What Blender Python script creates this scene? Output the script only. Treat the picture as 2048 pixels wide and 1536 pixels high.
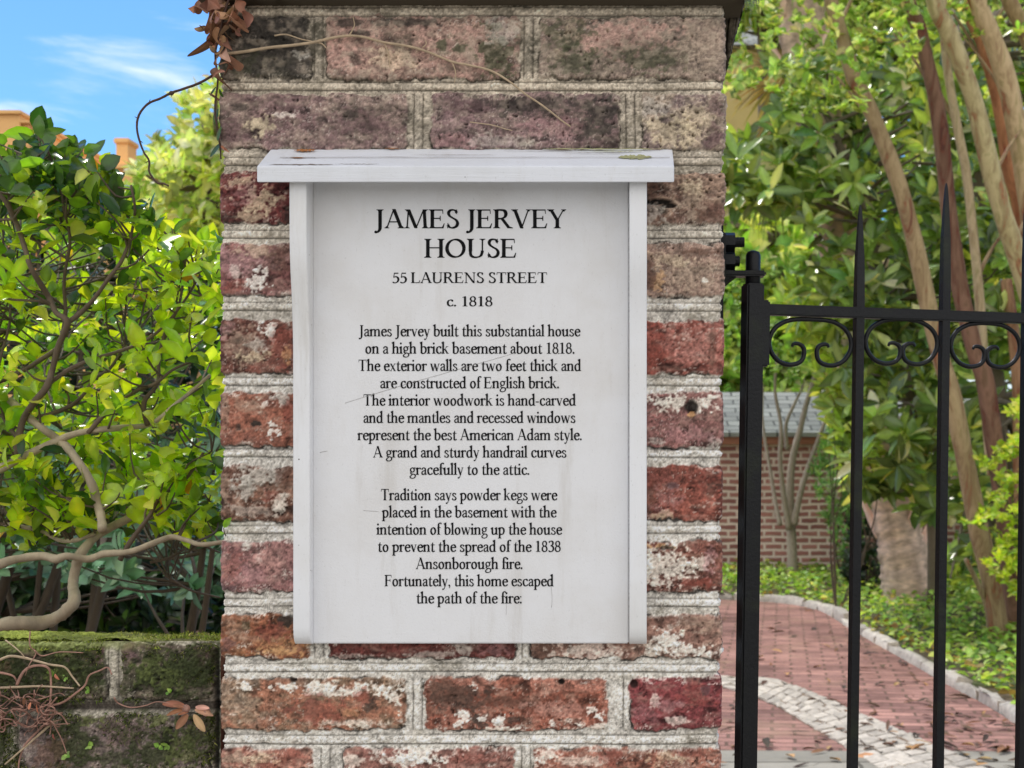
import bpy, math, random
import numpy as np
from mathutils import Vector

for o in list(bpy.data.objects):
    bpy.data.objects.remove(o)
sc = bpy.context.scene
COL = sc.collection

# ------------------------------------------------------------------ camera
F = 2941.0          # focal length in pixels of the 2048-wide picture
D0 = 1.6            # camera to pillar face
CX, CY, CZ = 1255.0, 900.0, 1.5
K = D0 / F          # metres per pixel on the pillar face
cam = bpy.data.cameras.new('camera')
camo = bpy.data.objects.new('camera', cam)
COL.objects.link(camo)
camo.location = (0, -D0, CZ)
camo.rotation_euler = (math.radians(90), 0, 0)
cam.sensor_width = 36
cam.lens = 36 * F / 2048
cam.shift_x = (1024 - CX) / 2048
cam.shift_y = (CY - 768) / 2048
cam.clip_end = 500
cam.clip_start = 0.05
cam.dof.use_dof = True
cam.dof.focus_distance = 1.59
cam.dof.aperture_fstop = 17.0
sc.camera = camo

# ------------------------------------------------------------------ sky and sun
SUN_EL, SUN_AZ = math.radians(58), math.radians(-35)     # azimuth from +Y towards +X
w = bpy.data.worlds.new('World')
sc.world = w
w.use_nodes = True
nt = w.node_tree
nt.nodes.clear()
def N(nt, typ, **kw):
    n = nt.nodes.new(typ)
    for k, v in kw.items():
        if k.startswith('i_'):
            n.inputs[k[2:]].default_value = v
        else:
            setattr(n, k, v)
    return n
out = N(nt, 'ShaderNodeOutputWorld')
bg = N(nt, 'ShaderNodeBackground')
bg.inputs['Strength'].default_value = 0.12
sky = N(nt, 'ShaderNodeTexSky')
sky.sky_type = 'NISHITA'
sky.sun_disc = False
sky.sun_elevation = SUN_EL
sky.sun_rotation = SUN_AZ
sky.air_density = 1.2
sky.dust_density = 0.3
sky.ozone_density = 4.0
tc = N(nt, 'ShaderNodeTexCoord')
sep = N(nt, 'ShaderNodeSeparateXYZ')
nt.links.new(tc.outputs['Generated'], sep.inputs[0])
mp = N(nt, 'ShaderNodeMapping')
mp.inputs['Rotation'].default_value = (0, math.radians(28), 0)
mp.inputs['Scale'].default_value = (5.0, 3.0, 17.0)
mp.inputs['Location'].default_value = (0.35, 0.2, 0.1)
nt.links.new(tc.outputs['Generated'], mp.inputs[0])
cn = N(nt, 'ShaderNodeTexNoise', i_Scale=1.0, i_Detail=7.0, i_Roughness=0.58, i_Distortion=0.6)
nt.links.new(mp.outputs[0], cn.inputs['Vector'])
# the sky in front is open with thin streaks, an unseen bright cloud deck is added behind the camera to light the sign
thr = N(nt, 'ShaderNodeMapRange')
thr.inputs['From Min'].default_value = 0.15
thr.inputs['From Max'].default_value = -0.45
thr.inputs['To Min'].default_value = 0.0
thr.inputs['To Max'].default_value = 0.42
nt.links.new(sep.outputs['Y'], thr.inputs['Value'])
ad = N(nt, 'ShaderNodeMath', operation='ADD')
nt.links.new(cn.outputs['Fac'], ad.inputs[0])
nt.links.new(thr.outputs[0], ad.inputs[1])
cr = N(nt, 'ShaderNodeMapRange', interpolation_type='SMOOTHSTEP')
cr.inputs['From Min'].default_value = 0.52
cr.inputs['From Max'].default_value = 0.78
cr.inputs['To Max'].default_value = 0.95
nt.links.new(ad.outputs[0], cr.inputs['Value'])
tint = N(nt, 'ShaderNodeMix', data_type='RGBA', blend_type='MULTIPLY')
tint.inputs['Factor'].default_value = 1.0
tint.inputs['B'].default_value = (0.46, 0.72, 1.0, 1)
nt.links.new(sky.outputs[0], tint.inputs['A'])
cm = N(nt, 'ShaderNodeMix', data_type='RGBA')
nt.links.new(cr.outputs[0], cm.inputs['Factor'])
nt.links.new(tint.outputs['Result'], cm.inputs['A'])
cm.inputs['B'].default_value = (8.9, 8.75, 8.6, 1)
nt.links.new(cm.outputs['Result'], bg.inputs['Color'])
nt.links.new(bg.outputs[0], out.inputs[0])

sl = bpy.data.lights.new('sun', 'SUN')
sl.energy = 2.4
sl.angle = math.radians(8)
sl.color = (1.0, 0.95, 0.86)
so = bpy.data.objects.new('sun', sl)
COL.objects.link(so)
sd = Vector((math.sin(SUN_AZ) * math.cos(SUN_EL), math.cos(SUN_AZ) * math.cos(SUN_EL), math.sin(SUN_EL)))
so.rotation_euler = (-sd).to_track_quat('-Z', 'Y').to_euler()
so.location = (0, 0, 12)

sc.view_settings.view_transform = 'Standard'
sc.view_settings.look = 'None'
sc.view_settings.exposure = 0.42
sc.view_settings.gamma = 1
sc.cycles.max_bounces = 8
sc.cycles.diffuse_bounces = 4
sc.cycles.glossy_bounces = 2
sc.cycles.transmission_bounces = 4
sc.cycles.transparent_max_bounces = 8
sc.cycles.caustics_reflective = False
sc.cycles.caustics_refractive = False

# ------------------------------------------------------------------ helpers
def s2l(c):
    c = np.asarray(c, float) / 255.0
    return np.where(c <= 0.04045, c / 12.92, ((c + 0.055) / 1.055) ** 2.4)
ALB = 1.12
def alb(c, k=ALB):
    return tuple(np.minimum(s2l(c) * k, 0.88)) + (1.0,)
def P(px, py, y):
    d = D0 + y
    return Vector(((px - CX) * d / F, y, CZ + (CY - py) * d / F))
def PX(y):
    return (D0 + y) / F
def G(px, py):      # pixel on the ground -> world point at z = 0
    d = F * CZ / (py - CY)
    return Vector(((px - CX) * d / F, d - D0, 0))

def tag(o, label=None, cat=None, group=None, kind=None):
    if label: o['label'] = label
    if cat: o['category'] = cat
    if group: o['group'] = group
    if kind: o['kind'] = kind
    return o
def empty(name, loc, label, cat, group=None):
    o = bpy.data.objects.new(name, None)
    COL.objects.link(o)
    o.location = loc
    o.empty_display_size = 0.05
    return tag(o, label, cat, group)
def link(name, me, mat=None, parent=None):
    o = bpy.data.objects.new(name, me)
    COL.objects.link(o)
    if mat is not None and not me.materials:
        me.materials.append(mat)
    if parent is not None:
        o.parent = parent
        pl = parent.location.copy()
        q = parent.parent
        while q is not None:
            pl += q.location
            q = q.parent
        me.transform(__import__('mathutils').Matrix.Translation(-pl))
    return o

class MB:
    """collects vertices and faces (world coordinates) for ONE mesh"""
    def __init__(s):
        s.v = []; s.f = []; s.c = []; s.n = 0
    def add(s, verts, faces, col=None):
        verts = np.asarray(verts, float).reshape(-1, 3)
        faces = np.asarray(faces, int) if not isinstance(faces, list) else faces
        s.v.append(verts)
        if isinstance(faces, np.ndarray):
            s.f.append(faces + s.n)
        else:
            by = {}
            for f in faces: by.setdefault(len(f), []).append(f)
            for k, a in by.items(): s.f.append(np.asarray(a, int) + s.n)
        if col is None: col = (1, 1, 1, 1)
        col = np.asarray(col, float)
        if col.ndim == 1: col = np.tile(col, (len(verts), 1))
        s.c.append(col)
        s.n += len(verts)
        return s
    def mesh(s, name, smooth=True):
        me = bpy.data.meshes.new(name)
        V = np.concatenate(s.v)
        me.vertices.add(len(V)); me.vertices.foreach_set('co', V.astype(np.float32).ravel())
        loops = np.concatenate([f.ravel() for f in s.f])
        tot = np.concatenate([np.full(len(f), f.shape[1]) for f in s.f])
        start = np.concatenate([[0], np.cumsum(tot)[:-1]])
        me.loops.add(len(loops)); me.loops.foreach_set('vertex_index', loops.astype(np.int32))
        me.polygons.add(len(tot)); me.polygons.foreach_set('loop_start', start.astype(np.int32))
        me.polygons.foreach_set('loop_total', tot.astype(np.int32))
        me.polygons.foreach_set('use_smooth', np.full(len(tot), smooth))
        a = me.attributes.new('Col', 'FLOAT_COLOR', 'POINT')
        a.data.foreach_set('color', np.concatenate(s.c).astype(np.float32).ravel())
        me.update(calc_edges=True)
        me.validate()
        return me
    def build(s, name, mat, parent=None, smooth=True):
        return link(name, s.mesh(name, smooth), mat, parent)
    # --- shapes
    def box(s, x0, x1, y0, y1, z0, z1, col=None, bev=0.0):
        if bev <= 0:
            v = [(x, y, z) for z in (z0, z1) for y in (y0, y1) for x in (x0, x1)]
            f = [[0, 2, 3, 1], [4, 5, 7, 6], [0, 1, 5, 4], [2, 6, 7, 3], [0, 4, 6, 2], [1, 3, 7, 5]]
            return s.add(v, f, col)
        b = bev
        import bmesh
        bm = bmesh.new()
        bmesh.ops.create_cube(bm, size=1)
        for q in bm.verts:
            q.co = Vector(((x0 + x1) / 2 + q.co.x * (x1 - x0), (y0 + y1) / 2 + q.co.y * (y1 - y0), (z0 + z1) / 2 + q.co.z * (z1 - z0)))
        bmesh.ops.bevel(bm, geom=list(bm.edges), offset=b, segments=2, affect='EDGES')
        bm.verts.index_update()
        v = [q.co[:] for q in bm.verts]; f = [[q.index for q in fa.verts] for fa in bm.faces]
        bm.free()
        return s.add(v, f, col)
    def tube(s, pts, rad, seg=8, sub=4, col=None, rough=0.0, seed=0, cap=True):
        pts = np.asarray([tuple(p) for p in pts], float)
        rad = np.asarray(rad if np.ndim(rad) else [rad] * len(pts), float)
        if sub > 1 and len(pts) > 2:
            pts, rad = catmull(pts, rad, sub)
        n = len(pts)
        t = np.gradient(pts, axis=0)
        t /= np.linalg.norm(t, axis=1, keepdims=True) + 1e-12
        ref = np.array([0.31, 0.12, 0.94]) if abs(t[0][2]) < 0.8 else np.array([1.0, 0.2, 0.1])
        u = np.zeros_like(t); a = ref
        for i in range(n):
            a = a - t[i] * np.dot(a, t[i]); a /= np.linalg.norm(a) + 1e-12
            u[i] = a
        b = np.cross(t, u)
        ang = np.linspace(0, 2 * np.pi, seg, endpoint=False)
        rr = rad[:, None] * np.ones(seg)
        if rough:
            rg = np.random.default_rng(seed)
            rr = rr * (1 + rough * rg.standard_normal((n, seg)))
        V = pts[:, None, :] + rr[..., None] * (np.cos(ang)[None, :, None] * u[:, None, :] + np.sin(ang)[None, :, None] * b[:, None, :])
        i = np.arange(n - 1)[:, None] * seg; j = np.arange(seg)[None, :]; j2 = (j + 1) % seg
        Fq = np.stack([i + j, i + j2, i + seg + j2, i + seg + j], -1).reshape(-1, 4)
        faces = Fq
        V = V.reshape(-1, 3)
        if col is not None and np.ndim(col) == 2 and len(col) != len(V):
            col = None
        s.add(V, faces, col)
        if cap:
            base = s.n - len(V)
            s.f.append(np.array([[base + k for k in range(seg)][::-1]]))
            s.f.append(np.array([[base + (n - 1) * seg + k for k in range(seg)]]))
        return s
    def grid(s, Pts, col=None, flip=False):
        nr, nc = Pts.shape[:2]
        i = np.arange(nr - 1)[:, None] * nc; j = np.arange(nc - 1)[None, :]
        q = np.stack([i + j, i + j + 1, i + nc + j + 1, i + nc + j], -1).reshape(-1, 4)
        if flip: q = q[:, ::-1]
        return s.add(Pts.reshape(-1, 3), q, None if col is None else col.reshape(-1, 4))

def catmull(pts, rad, sub):
    n = len(pts); op = []; orr = []
    for i in range(n - 1):
        p0 = pts[max(i - 1, 0)]; p1 = pts[i]; p2 = pts[i + 1]; p3 = pts[min(i + 2, n - 1)]
        for k in range(sub):
            t = k / sub
            op.append(0.5 * (2 * p1 + (p2 - p0) * t + (2 * p0 - 5 * p1 + 4 * p2 - p3) * t * t + (3 * p1 - p0 - 3 * p2 + p3) * t ** 3))
            orr.append(rad[i] * (1 - t) + rad[i + 1] * t)
    op.append(pts[-1]); orr.append(rad[-1])
    return np.array(op), np.array(orr)

def hsh(ix, iy, seed):
    h = (ix.astype(np.int64) * 374761393 + iy.astype(np.int64) * 668265263 + seed * 1442695041) & 0xFFFFFFFF
    h = ((h ^ (h >> 13)) * 1274126177) & 0xFFFFFFFF
    h = (h ^ (h >> 16)) * 2246822519 & 0xFFFFFFFF
    return ((h ^ (h >> 15)) & 0xFFFFFF) / float(0xFFFFFF)
def vn(x, y, seed=0):
    ix = np.floor(x); iy = np.floor(y); fx = x - ix; fy = y - iy
    ix = ix.astype(np.int64); iy = iy.astype(np.int64)
    fx = fx * fx * (3 - 2 * fx); fy = fy * fy * (3 - 2 * fy)
    a = hsh(ix, iy, seed); b = hsh(ix + 1, iy, seed); c = hsh(ix, iy + 1, seed); d = hsh(ix + 1, iy + 1, seed)
    return (a * (1 - fx) + b * fx) * (1 - fy) + (c * (1 - fx) + d * fx) * fy
def fbm(x, y, seed=0, oct=4, gain=0.5):
    s = 0; a = 1; t = 0
    for o in range(oct):
        s = s + a * (vn(x, y, seed + o * 17) - 0.5); t += a
        a *= gain; x = x * 2.03 + 7.7; y = y * 2.03 - 3.1
    return s / t * 2        # about -1..1
def sstep(a, b, x):
    t = np.clip((x - a) / (b - a), 0, 1)
    return t * t * (3 - 2 * t)

# ------------------------------------------------------------------ materials
def mat(name, color=(0.5, 0.5, 0.5, 1), rough=0.7, spec=0.5, attr=False, var=0.0, vscale=20.0, bump=0.0, bscale=60.0, c2=None, c2scale=4.0, c2lo=0.45, c2hi=0.6, stretch=(1, 1, 1), metal=0.0):
    m = bpy.data.materials.new(name)
    m.use_nodes = True
    nt = m.node_tree
    b = nt.nodes['Principled BSDF']
    b.inputs['Roughness'].default_value = rough
    b.inputs['Specular IOR Level'].default_value = spec
    b.inputs['Metallic'].default_value = metal
    tc = N(nt, 'ShaderNodeTexCoord')
    mp = N(nt, 'ShaderNodeMapping')
    mp.inputs['Scale'].default_value = stretch
    nt.links.new(tc.outputs['Object'], mp.inputs[0])
    if attr:
        a = N(nt, 'ShaderNodeAttribute', attribute_name='Col'); src = a.outputs['Color']
    else:
        a = N(nt, 'ShaderNodeRGB'); a.outputs[0].default_value = color; src = a.outputs[0]
    if c2 is not None:
        n = N(nt, 'ShaderNodeTexNoise', i_Scale=c2scale, i_Detail=6.0, i_Roughness=0.6)
        nt.links.new(mp.outputs[0], n.inputs['Vector'])
        r = N(nt, 'ShaderNodeMapRange', interpolation_type='SMOOTHSTEP')
        r.inputs['From Min'].default_value = c2lo; r.inputs['From Max'].default_value = c2hi
        nt.links.new(n.outputs['Fac'], r.inputs['Value'])
        x = N(nt, 'ShaderNodeMix', data_type='RGBA')
        nt.links.new(r.outputs[0], x.inputs['Factor']); nt.links.new(src, x.inputs['A']); x.inputs['B'].default_value = c2
        src = x.outputs['Result']
    if var:
        n = N(nt, 'ShaderNodeTexNoise', i_Scale=vscale, i_Detail=5.0, i_Roughness=0.65)
        nt.links.new(mp.outputs[0], n.inputs['Vector'])
        r = N(nt, 'ShaderNodeMapRange')
        r.inputs['From Min'].default_value = 0.3; r.inputs['From Max'].default_value = 0.7
        r.inputs['To Min'].default_value = 1 - var; r.inputs['To Max'].default_value = 1 + var
        nt.links.new(n.outputs['Fac'], r.inputs['Value'])
        x = N(nt, 'ShaderNodeMix', data_type='RGBA', blend_type='MULTIPLY'); x.inputs['Factor'].default_value = 1
        nt.links.new(src, x.inputs['A']); nt.links.new(r.outputs[0], x.inputs['B'])
        src = x.outputs['Result']
    nt.links.new(src, b.inputs['Base Color'])
    if bump:
        n = N(nt, 'ShaderNodeTexNoise', i_Scale=bscale, i_Detail=6.0, i_Roughness=0.65)
        nt.links.new(mp.outputs[0], n.inputs['Vector'])
        bp = N(nt, 'ShaderNodeBump'); bp.inputs['Strength'].default_value = bump; bp.inputs['Distance'].default_value = 0.3 / bscale
        nt.links.new(n.outputs['Fac'], bp.inputs['Height']); nt.links.new(bp.outputs[0], b.inputs['Normal'])
    m['src'] = 1
    return m

def leafmat(name, rough=0.38, trans=0.4, spec=0.5, tcol=(1.4, 1.3, 0.55)):
    m = bpy.data.materials.new(name)
    m.use_nodes = True
    nt = m.node_tree
    b = nt.nodes['Principled BSDF']; o = nt.nodes['Material Output']
    b.inputs['Roughness'].default_value = rough
    b.inputs['Specular IOR Level'].default_value = spec
    a = N(nt, 'ShaderNodeAttribute', attribute_name='Col')
    n = N(nt, 'ShaderNodeTexNoise', i_Scale=60.0, i_Detail=3.0)
    tc = N(nt, 'ShaderNodeTexCoord'); nt.links.new(tc.outputs['Object'], n.inputs['Vector'])
    r = N(nt, 'ShaderNodeMapRange'); r.inputs['To Min'].default_value = 0.75; r.inputs['To Max'].default_value = 1.25
    nt.links.new(n.outputs['Fac'], r.inputs['Value'])
    x = N(nt, 'ShaderNodeMix', data_type='RGBA', blend_type='MULTIPLY'); x.inputs['Factor'].default_value = 1
    nt.links.new(a.outputs['Color'], x.inputs['A']); nt.links.new(r.outputs[0], x.inputs['B'])
    nt.links.new(x.outputs['Result'], b.inputs['Base Color'])
    tr = N(nt, 'ShaderNodeBsdfTranslucent')
    y = N(nt, 'ShaderNodeMix', data_type='RGBA', blend_type='MULTIPLY'); y.inputs['Factor'].default_value = 1
    nt.links.new(x.outputs['Result'], y.inputs['A']); y.inputs['B'].default_value = tcol + (1,)
    nt.links.new(y.outputs['Result'], tr.inputs['Color'])
    mx = N(nt, 'ShaderNodeMixShader'); mx.inputs[0].default_value = trans
    nt.links.new(b.outputs[0], mx.inputs[1]); nt.links.new(tr.outputs[0], mx.inputs[2])
    nt.links.new(mx.outputs[0], o.inputs[0])
    return m

# ------------------------------------------------------------------ leaves
T_LEAF = np.array([(0, 0, 0), (.28, -.8, .10), (.28, 0, 0), (.28, .8, .10), (.58, -1, .12), (.58, 0, 0), (.58, 1, .12), (.84, -.58, .08), (.84, 0, 0), (.84, .58, .08), (1, 0, 0)], float)
T_VEIN = np.array([1.2, .9, 1.22, .9, .86, 1.2, .86, .84, 1.15, .84, .95])
F3 = np.array([[0, 2, 1], [0, 3, 2], [7, 8, 10], [8, 9, 10]])
F4 = np.array([[1, 2, 5, 4], [2, 3, 6, 5], [4, 5, 8, 7], [5, 6, 9, 8]])
def nrm(a):
    return a / (np.linalg.norm(a, axis=-1, keepdims=True) + 1e-12)
def leaves(mb, pos, axis, up, L, W, cols, rg, curl=0.25):
    """pos, axis, up (n,3); L, W (n,) lengths and half widths; cols (n,3) linear"""
    n = len(pos)
    axis = nrm(axis); side = nrm(np.cross(axis, up)); nv = np.cross(side, axis)
    cu = curl * (rg.random(n) * 1.6 - 0.3)
    t = T_LEAF[:, 0][None, :]; s = T_LEAF[:, 1][None, :]; h = T_LEAF[:, 2][None, :]
    fold = (0.4 + 1.6 * rg.random(n))[:, None]
    V = pos[:, None, :] + axis[:, None, :] * (L[:, None] * t * (1 - 0.25 * np.abs(cu[:, None]) * t))[..., None] \
        + side[:, None, :] * (W[:, None] * s)[..., None] \
        + nv[:, None, :] * (W[:, None] * h * 3 * fold - (L * cu)[:, None] * t * t)[..., None]
    off = (np.arange(n) * 11)[:, None, None]
    C = np.concatenate([cols, np.ones((n, 1))], 1)
    C = np.repeat(C[:, None, :], 11, 1) * T_VEIN[None, :, None]
    C = C * (1 + .12 * rg.standard_normal((n, 11, 1)))
    C = np.clip(C, .003, 1)
    base = mb.n
    mb.v.append(V.reshape(-1, 3)); mb.c.append(C.reshape(-1, 4))
    mb.f.append((F3[None] + off).reshape(-1, 3) + base)
    mb.f.append((F4[None] + off).reshape(-1, 4) + base)
    mb.n += n * 11
def whorls(cen, dirs, nper, tilt, tj, rg, stem=0.0):
    """leaf positions round cluster centres"""
    cen = np.asarray(cen); dirs = nrm(np.asarray(dirs)); m = len(cen)
    ref = np.where(np.abs(dirs[:, 2:3]) > 0.9, np.array([[1., 0, 0]]), np.array([[0, 0, 1.]]))
    e1 = nrm(np.cross(dirs, ref)); e2 = np.cross(dirs, e1)
    k = np.tile(np.arange(nper), m); ci = np.repeat(np.arange(m), nper)
    ph = 2.4 * k + np.repeat(rg.random(m) * 6.28, nper) + rg.normal(0, .35, m * nper)
    ta = np.radians(tilt + tj * rg.standard_normal(m * nper) + 10 * (1 - 2 * k / max(nper - 1, 1)))
    rad = np.cos(ph)[:, None] * e1[ci] + np.sin(ph)[:, None] * e2[ci]
    ax = np.cos(ta)[:, None] * dirs[ci] + np.sin(ta)[:, None] * rad
    up = np.sin(ta)[:, None] * dirs[ci] - np.cos(ta)[:, None] * rad
    up = nrm(up + 0.35 * rg.standard_normal(up.shape))
    pos = cen[ci] - dirs[ci] * (stem * k / nper)[:, None]
    return pos, ax, up, ci
def palette(cols, weights, n, rg, jit=0.18, k=1.0):
    c = np.array([s2l(x) for x in cols]) * k
    i = rg.choice(len(cols), n, p=np.array(weights) / sum(weights))
    return np.clip(c[i] * (1 + jit * rg.standard_normal((n, 1))) * (1 + 0.07 * rg.standard_normal((n, 3))), 0.004, 0.9)
# ------------------------------------------------------------------ old brickwork as a real relief
def masonry(U, V, bricks, joints, vjoints, seed, mort, mort_v=None, wob=3.0, dirt=None):
    """relief height (px) and albedo (sRGB 0..255) of old brickwork; bricks = (x0,y0,x1,y1,c1,c2,relief,patches)"""
    gr = vn(U / 1.9, V / 1.9, seed + 1) - 0.5
    gr2 = vn(U / 4.3, V / 4.3, seed + 2) - 0.5
    f1 = fbm(U / 22, V / 16, seed + 3, 4)
    f2 = fbm(U / 70, V / 60, seed + 4, 3)
    wx = fbm(U / 30, V / 30, seed + 5, 4) * wob * 2.2 + fbm(U / 7, V / 7, seed + 7, 2) * 1.8
    wy = fbm(U / 34, V / 30, seed + 6, 4) * wob * 2.6 + fbm(U / 8, V / 7, seed + 8, 2) * 2.0
    C = np.empty(U.shape + (3,)); C[:] = mort
    if mort_v is not None:
        C[:] = mort_v(U, V)
    H = -5 + 3.2 * f1 + 2.6 * gr2 + 2.2 * gr + 2.0 * f2
    C *= (1 + 0.18 * f1 + 0.10 * f2 + 0.38 * gr + 0.34 * gr2)[..., None]
    # raised bead struck along the joints, with a fine groove on either side
    for (yj, hw) in joints:
        yc = yj + 2.0 * fbm(U / 160, V * 0 + yj, seed + 9, 2)
        d = np.abs(V - yc)
        on = sstep(-0.75, -0.35, fbm(U / 55, V * 0 + yj * 3.3, seed + 10, 3) + 0.25)
        H += on * (0.75 + 0.5 * gr2 + 0.35 * f1) * np.where(d < hw, 3.6 * np.sqrt(np.clip(1 - (d / hw) ** 2, 0, 1)), 0)
        g = np.exp(-((V - yc - hw - 1.0) / 1.5) ** 2) * 0.9 + np.exp(-((V - yc + hw + 1.0) / 1.5) ** 2) * 0.6
        H -= on * 4.2 * g
        C *= (1 - 0.50 * on * g * (0.6 + 0.6 * (gr2 + .5)))[..., None]
        C *= (1 + 0.08 * on * (d < hw))[..., None]
    for (xj, y0, y1, hw) in vjoints:
        d = np.abs(U - xj - 1.5 * fbm(V / 40, U * 0 + xj, seed + 11, 2))
        on = sstep(0, 8, np.minimum(V - y0, y1 - V))
        H += on * np.where(d < hw, 4.2 * np.sqrt(np.clip(1 - (d / hw) ** 2, 0, 1)), 0)
        g = np.exp(-((d - hw - 1) / 1.5) ** 2)
        H -= on * 3.2 * g
        C *= (1 - 0.35 * on * g)[..., None]
    allm = np.zeros(U.shape)
    for bi, (x0, y0, x1, y1, c1, c2, rel, pats) in enumerate(bricks):
        sel = np.where((U[0] > x0 - 30) & (U[0] < x1 + 30))[0]; rw = np.where((V[:, 0] > y0 - 30) & (V[:, 0] < y1 + 30))[0]
        if not len(sel) or not len(rw): continue
        sl_ = np.ix_(rw, sel)
        u = U[sl_]; v = V[sl_]; s = seed * 7 + bi * 131
        cx, cy, hx, hy = (x0 + x1) / 2, (y0 + y1) / 2, (x1 - x0) / 2, (y1 - y0) / 2
        r = 11
        qx = np.abs(u + wx[sl_] - cx) - hx + r; qy = np.abs(v + wy[sl_] - cy) - hy + r
        d = np.sqrt(np.maximum(qx, 0) ** 2 + np.maximum(qy, 0) ** 2) + np.minimum(np.maximum(qx, qy), 0) - r
        d = d + 3.5 * fbm(u / 12, v / 9, s + 40, 2)
        m = 1 - sstep(-2.2, 1.4, d)
        n1 = fbm(u / 60, v / 40, s + 1, 4); n2 = fbm(u / 17, v / 13, s + 2, 4); n3 = fbm(u / 6, v / 5, s + 3, 2)
        g = gr[sl_]; g2 = gr2[sl_]
        c = np.array(c1, float) * np.ones(u.shape + (3,))
        k = sstep(-0.25, 0.3, n1 + 0.5 * n2)[..., None]
        c = c * (1 - k) + np.array(c2, float) * k
        c *= (1 + 0.30 * n2 + 0.26 * n3 + 0.34 * g + 0.26 * g2)[..., None]
        hb = 1.5 + rel * (2.0 * n1 + 1.7 * n2 + 1.1 * n3) + 1.6 * g + 1.5 * g2 + 3.0 * (1 - np.exp(np.minimum(d, 0) / 7)) - 2.0
        # drips, scorch marks and dust drawn along the face
        dk = sstep(0.18, 0.5, fbm(u / 34, v / 20, s + 14, 5)); c *= (1 - 0.38 * dk)[..., None]
        du = sstep(-0.05, 0.45, fbm(u / 28, v / 11, s + 15, 5)) * (0.30 + 0.25 * n3); du = np.clip(du, 0, .6)[..., None]
        c = c * (1 - du) + np.array((172, 148, 128.)) * du
        # pits
        pit = 0.8 * sstep(0.58, 0.74, fbm(u / 9, v / 8, s + 5, 2)) * sstep(0.1, 0.5, fbm(u / 80, v / 50, s + 6, 2) + 0.45)
        hb -= 5.0 * pit * rel; c *= (1 - 0.5 * pit)[..., None]
        # old lime on the arrises
        lim = sstep(0.10, 0.50, fbm(u / 26, v / 15, s + 7, 4) + 0.55 * np.exp(np.minimum(d, 0) / 10) - 0.24)
        lim = lim * sstep(-0.25, 0.15, n3 + g)
        c = c * (1 - 0.70 * lim[..., None]) + C[sl_] * 0.70 * lim[..., None]
        # fine white crumbs
        sp = sstep(0.80, 0.88, vn(u / 2.6, v / 2.6, s + 8)) * sstep(0.0, .3, fbm(u / 40, v / 30, s + 9, 2) + .1)
        c = c * (1 - 0.5 * sp[..., None]) + np.array((215, 200, 185.)) * 0.5 * sp[..., None]
        for (ax, ay, rx, ry, kind, st) in pats:
            pc, thick, rag = PATCH[kind]
            e = np.sqrt(((u - ax) / rx) ** 2 + ((v - ay) / ry) ** 2)
            f = 1.0 - e + rag * (0.9 * fbm(u / 14, v / 11, s + 21 + int(ax), 4) + 0.5 * n3 + 0.4 * g2)
            pm = sstep(-0.05, 0.42, f) * st * .92
            tex = (1 + 0.16 * n3 + 0.22 * g + 0.15 * g2)
            c = c * (1 - pm[..., None]) + np.array(pc, float) * (tex * pm)[..., None]
            hb += pm * thick * (1 + 0.8 * n3 + 0.6 * g)
        # open crack along parts of the edge
        crk = np.exp(-((d - 0.8) / 1.5) ** 2) * sstep(0.0, 0.35, fbm(u / 38, v / 38, s + 12, 3) + 0.05 + 0.2 * ((v - cy) / hy))
        Hs = H[sl_] * (1 - m) + hb * m - 4.0 * crk
        H[sl_] = Hs
        C[sl_] = (C[sl_] * (1 - m[..., None]) + c * m[..., None]) * (1 - 0.62 * crk[..., None])
        allm[sl_] = np.maximum(allm[sl_], m)
    if dirt is not None:
        C, H = dirt(U, V, C, H, allm, seed)
    lum = C @ np.array([.3, .59, .11])
    C = (lum[..., None] + (C - lum[..., None]) * 0.80) * 1.04
    return H, np.clip(C, 6, 246)

PATCH = {  # colour, thickness in px, raggedness
    'lime': ((222, 212, 196), 2.0, 0.9), 'cream': ((198, 178, 142), 1.8, 1.0), 'white': ((232, 222, 208), 1.6, 1.1),
    'black': ((44, 40, 36), -0.8, 0.9), 'moss': ((62, 66, 44), 0.8, 1.0), 'grey': ((172, 164, 152), 2.2, 0.9),
    'pink': ((184, 138, 124), 0.0, 0.9), 'red': ((132, 62, 50), 0.0, 0.9), 'ochre': ((190, 140, 88), 0.6, 0.9),
    'purple': ((92, 66, 68), 0.0, 0.9), 'hole': ((22, 18, 16), -9.0, 0.25), 'chip': ((120, 92, 74), -4.0, 0.7),
    'star': ((225, 216, 205), 1.2, 1.6), 'mortar': ((196, 190, 178), 3.0, 0.7), 'tan': ((160, 138, 116), 0.8, 0.9), 'brown': ((96, 66, 54), 0.0, 0.9),
    'mauve': ((158, 112, 112), 0.0, 0.9)}

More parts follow.
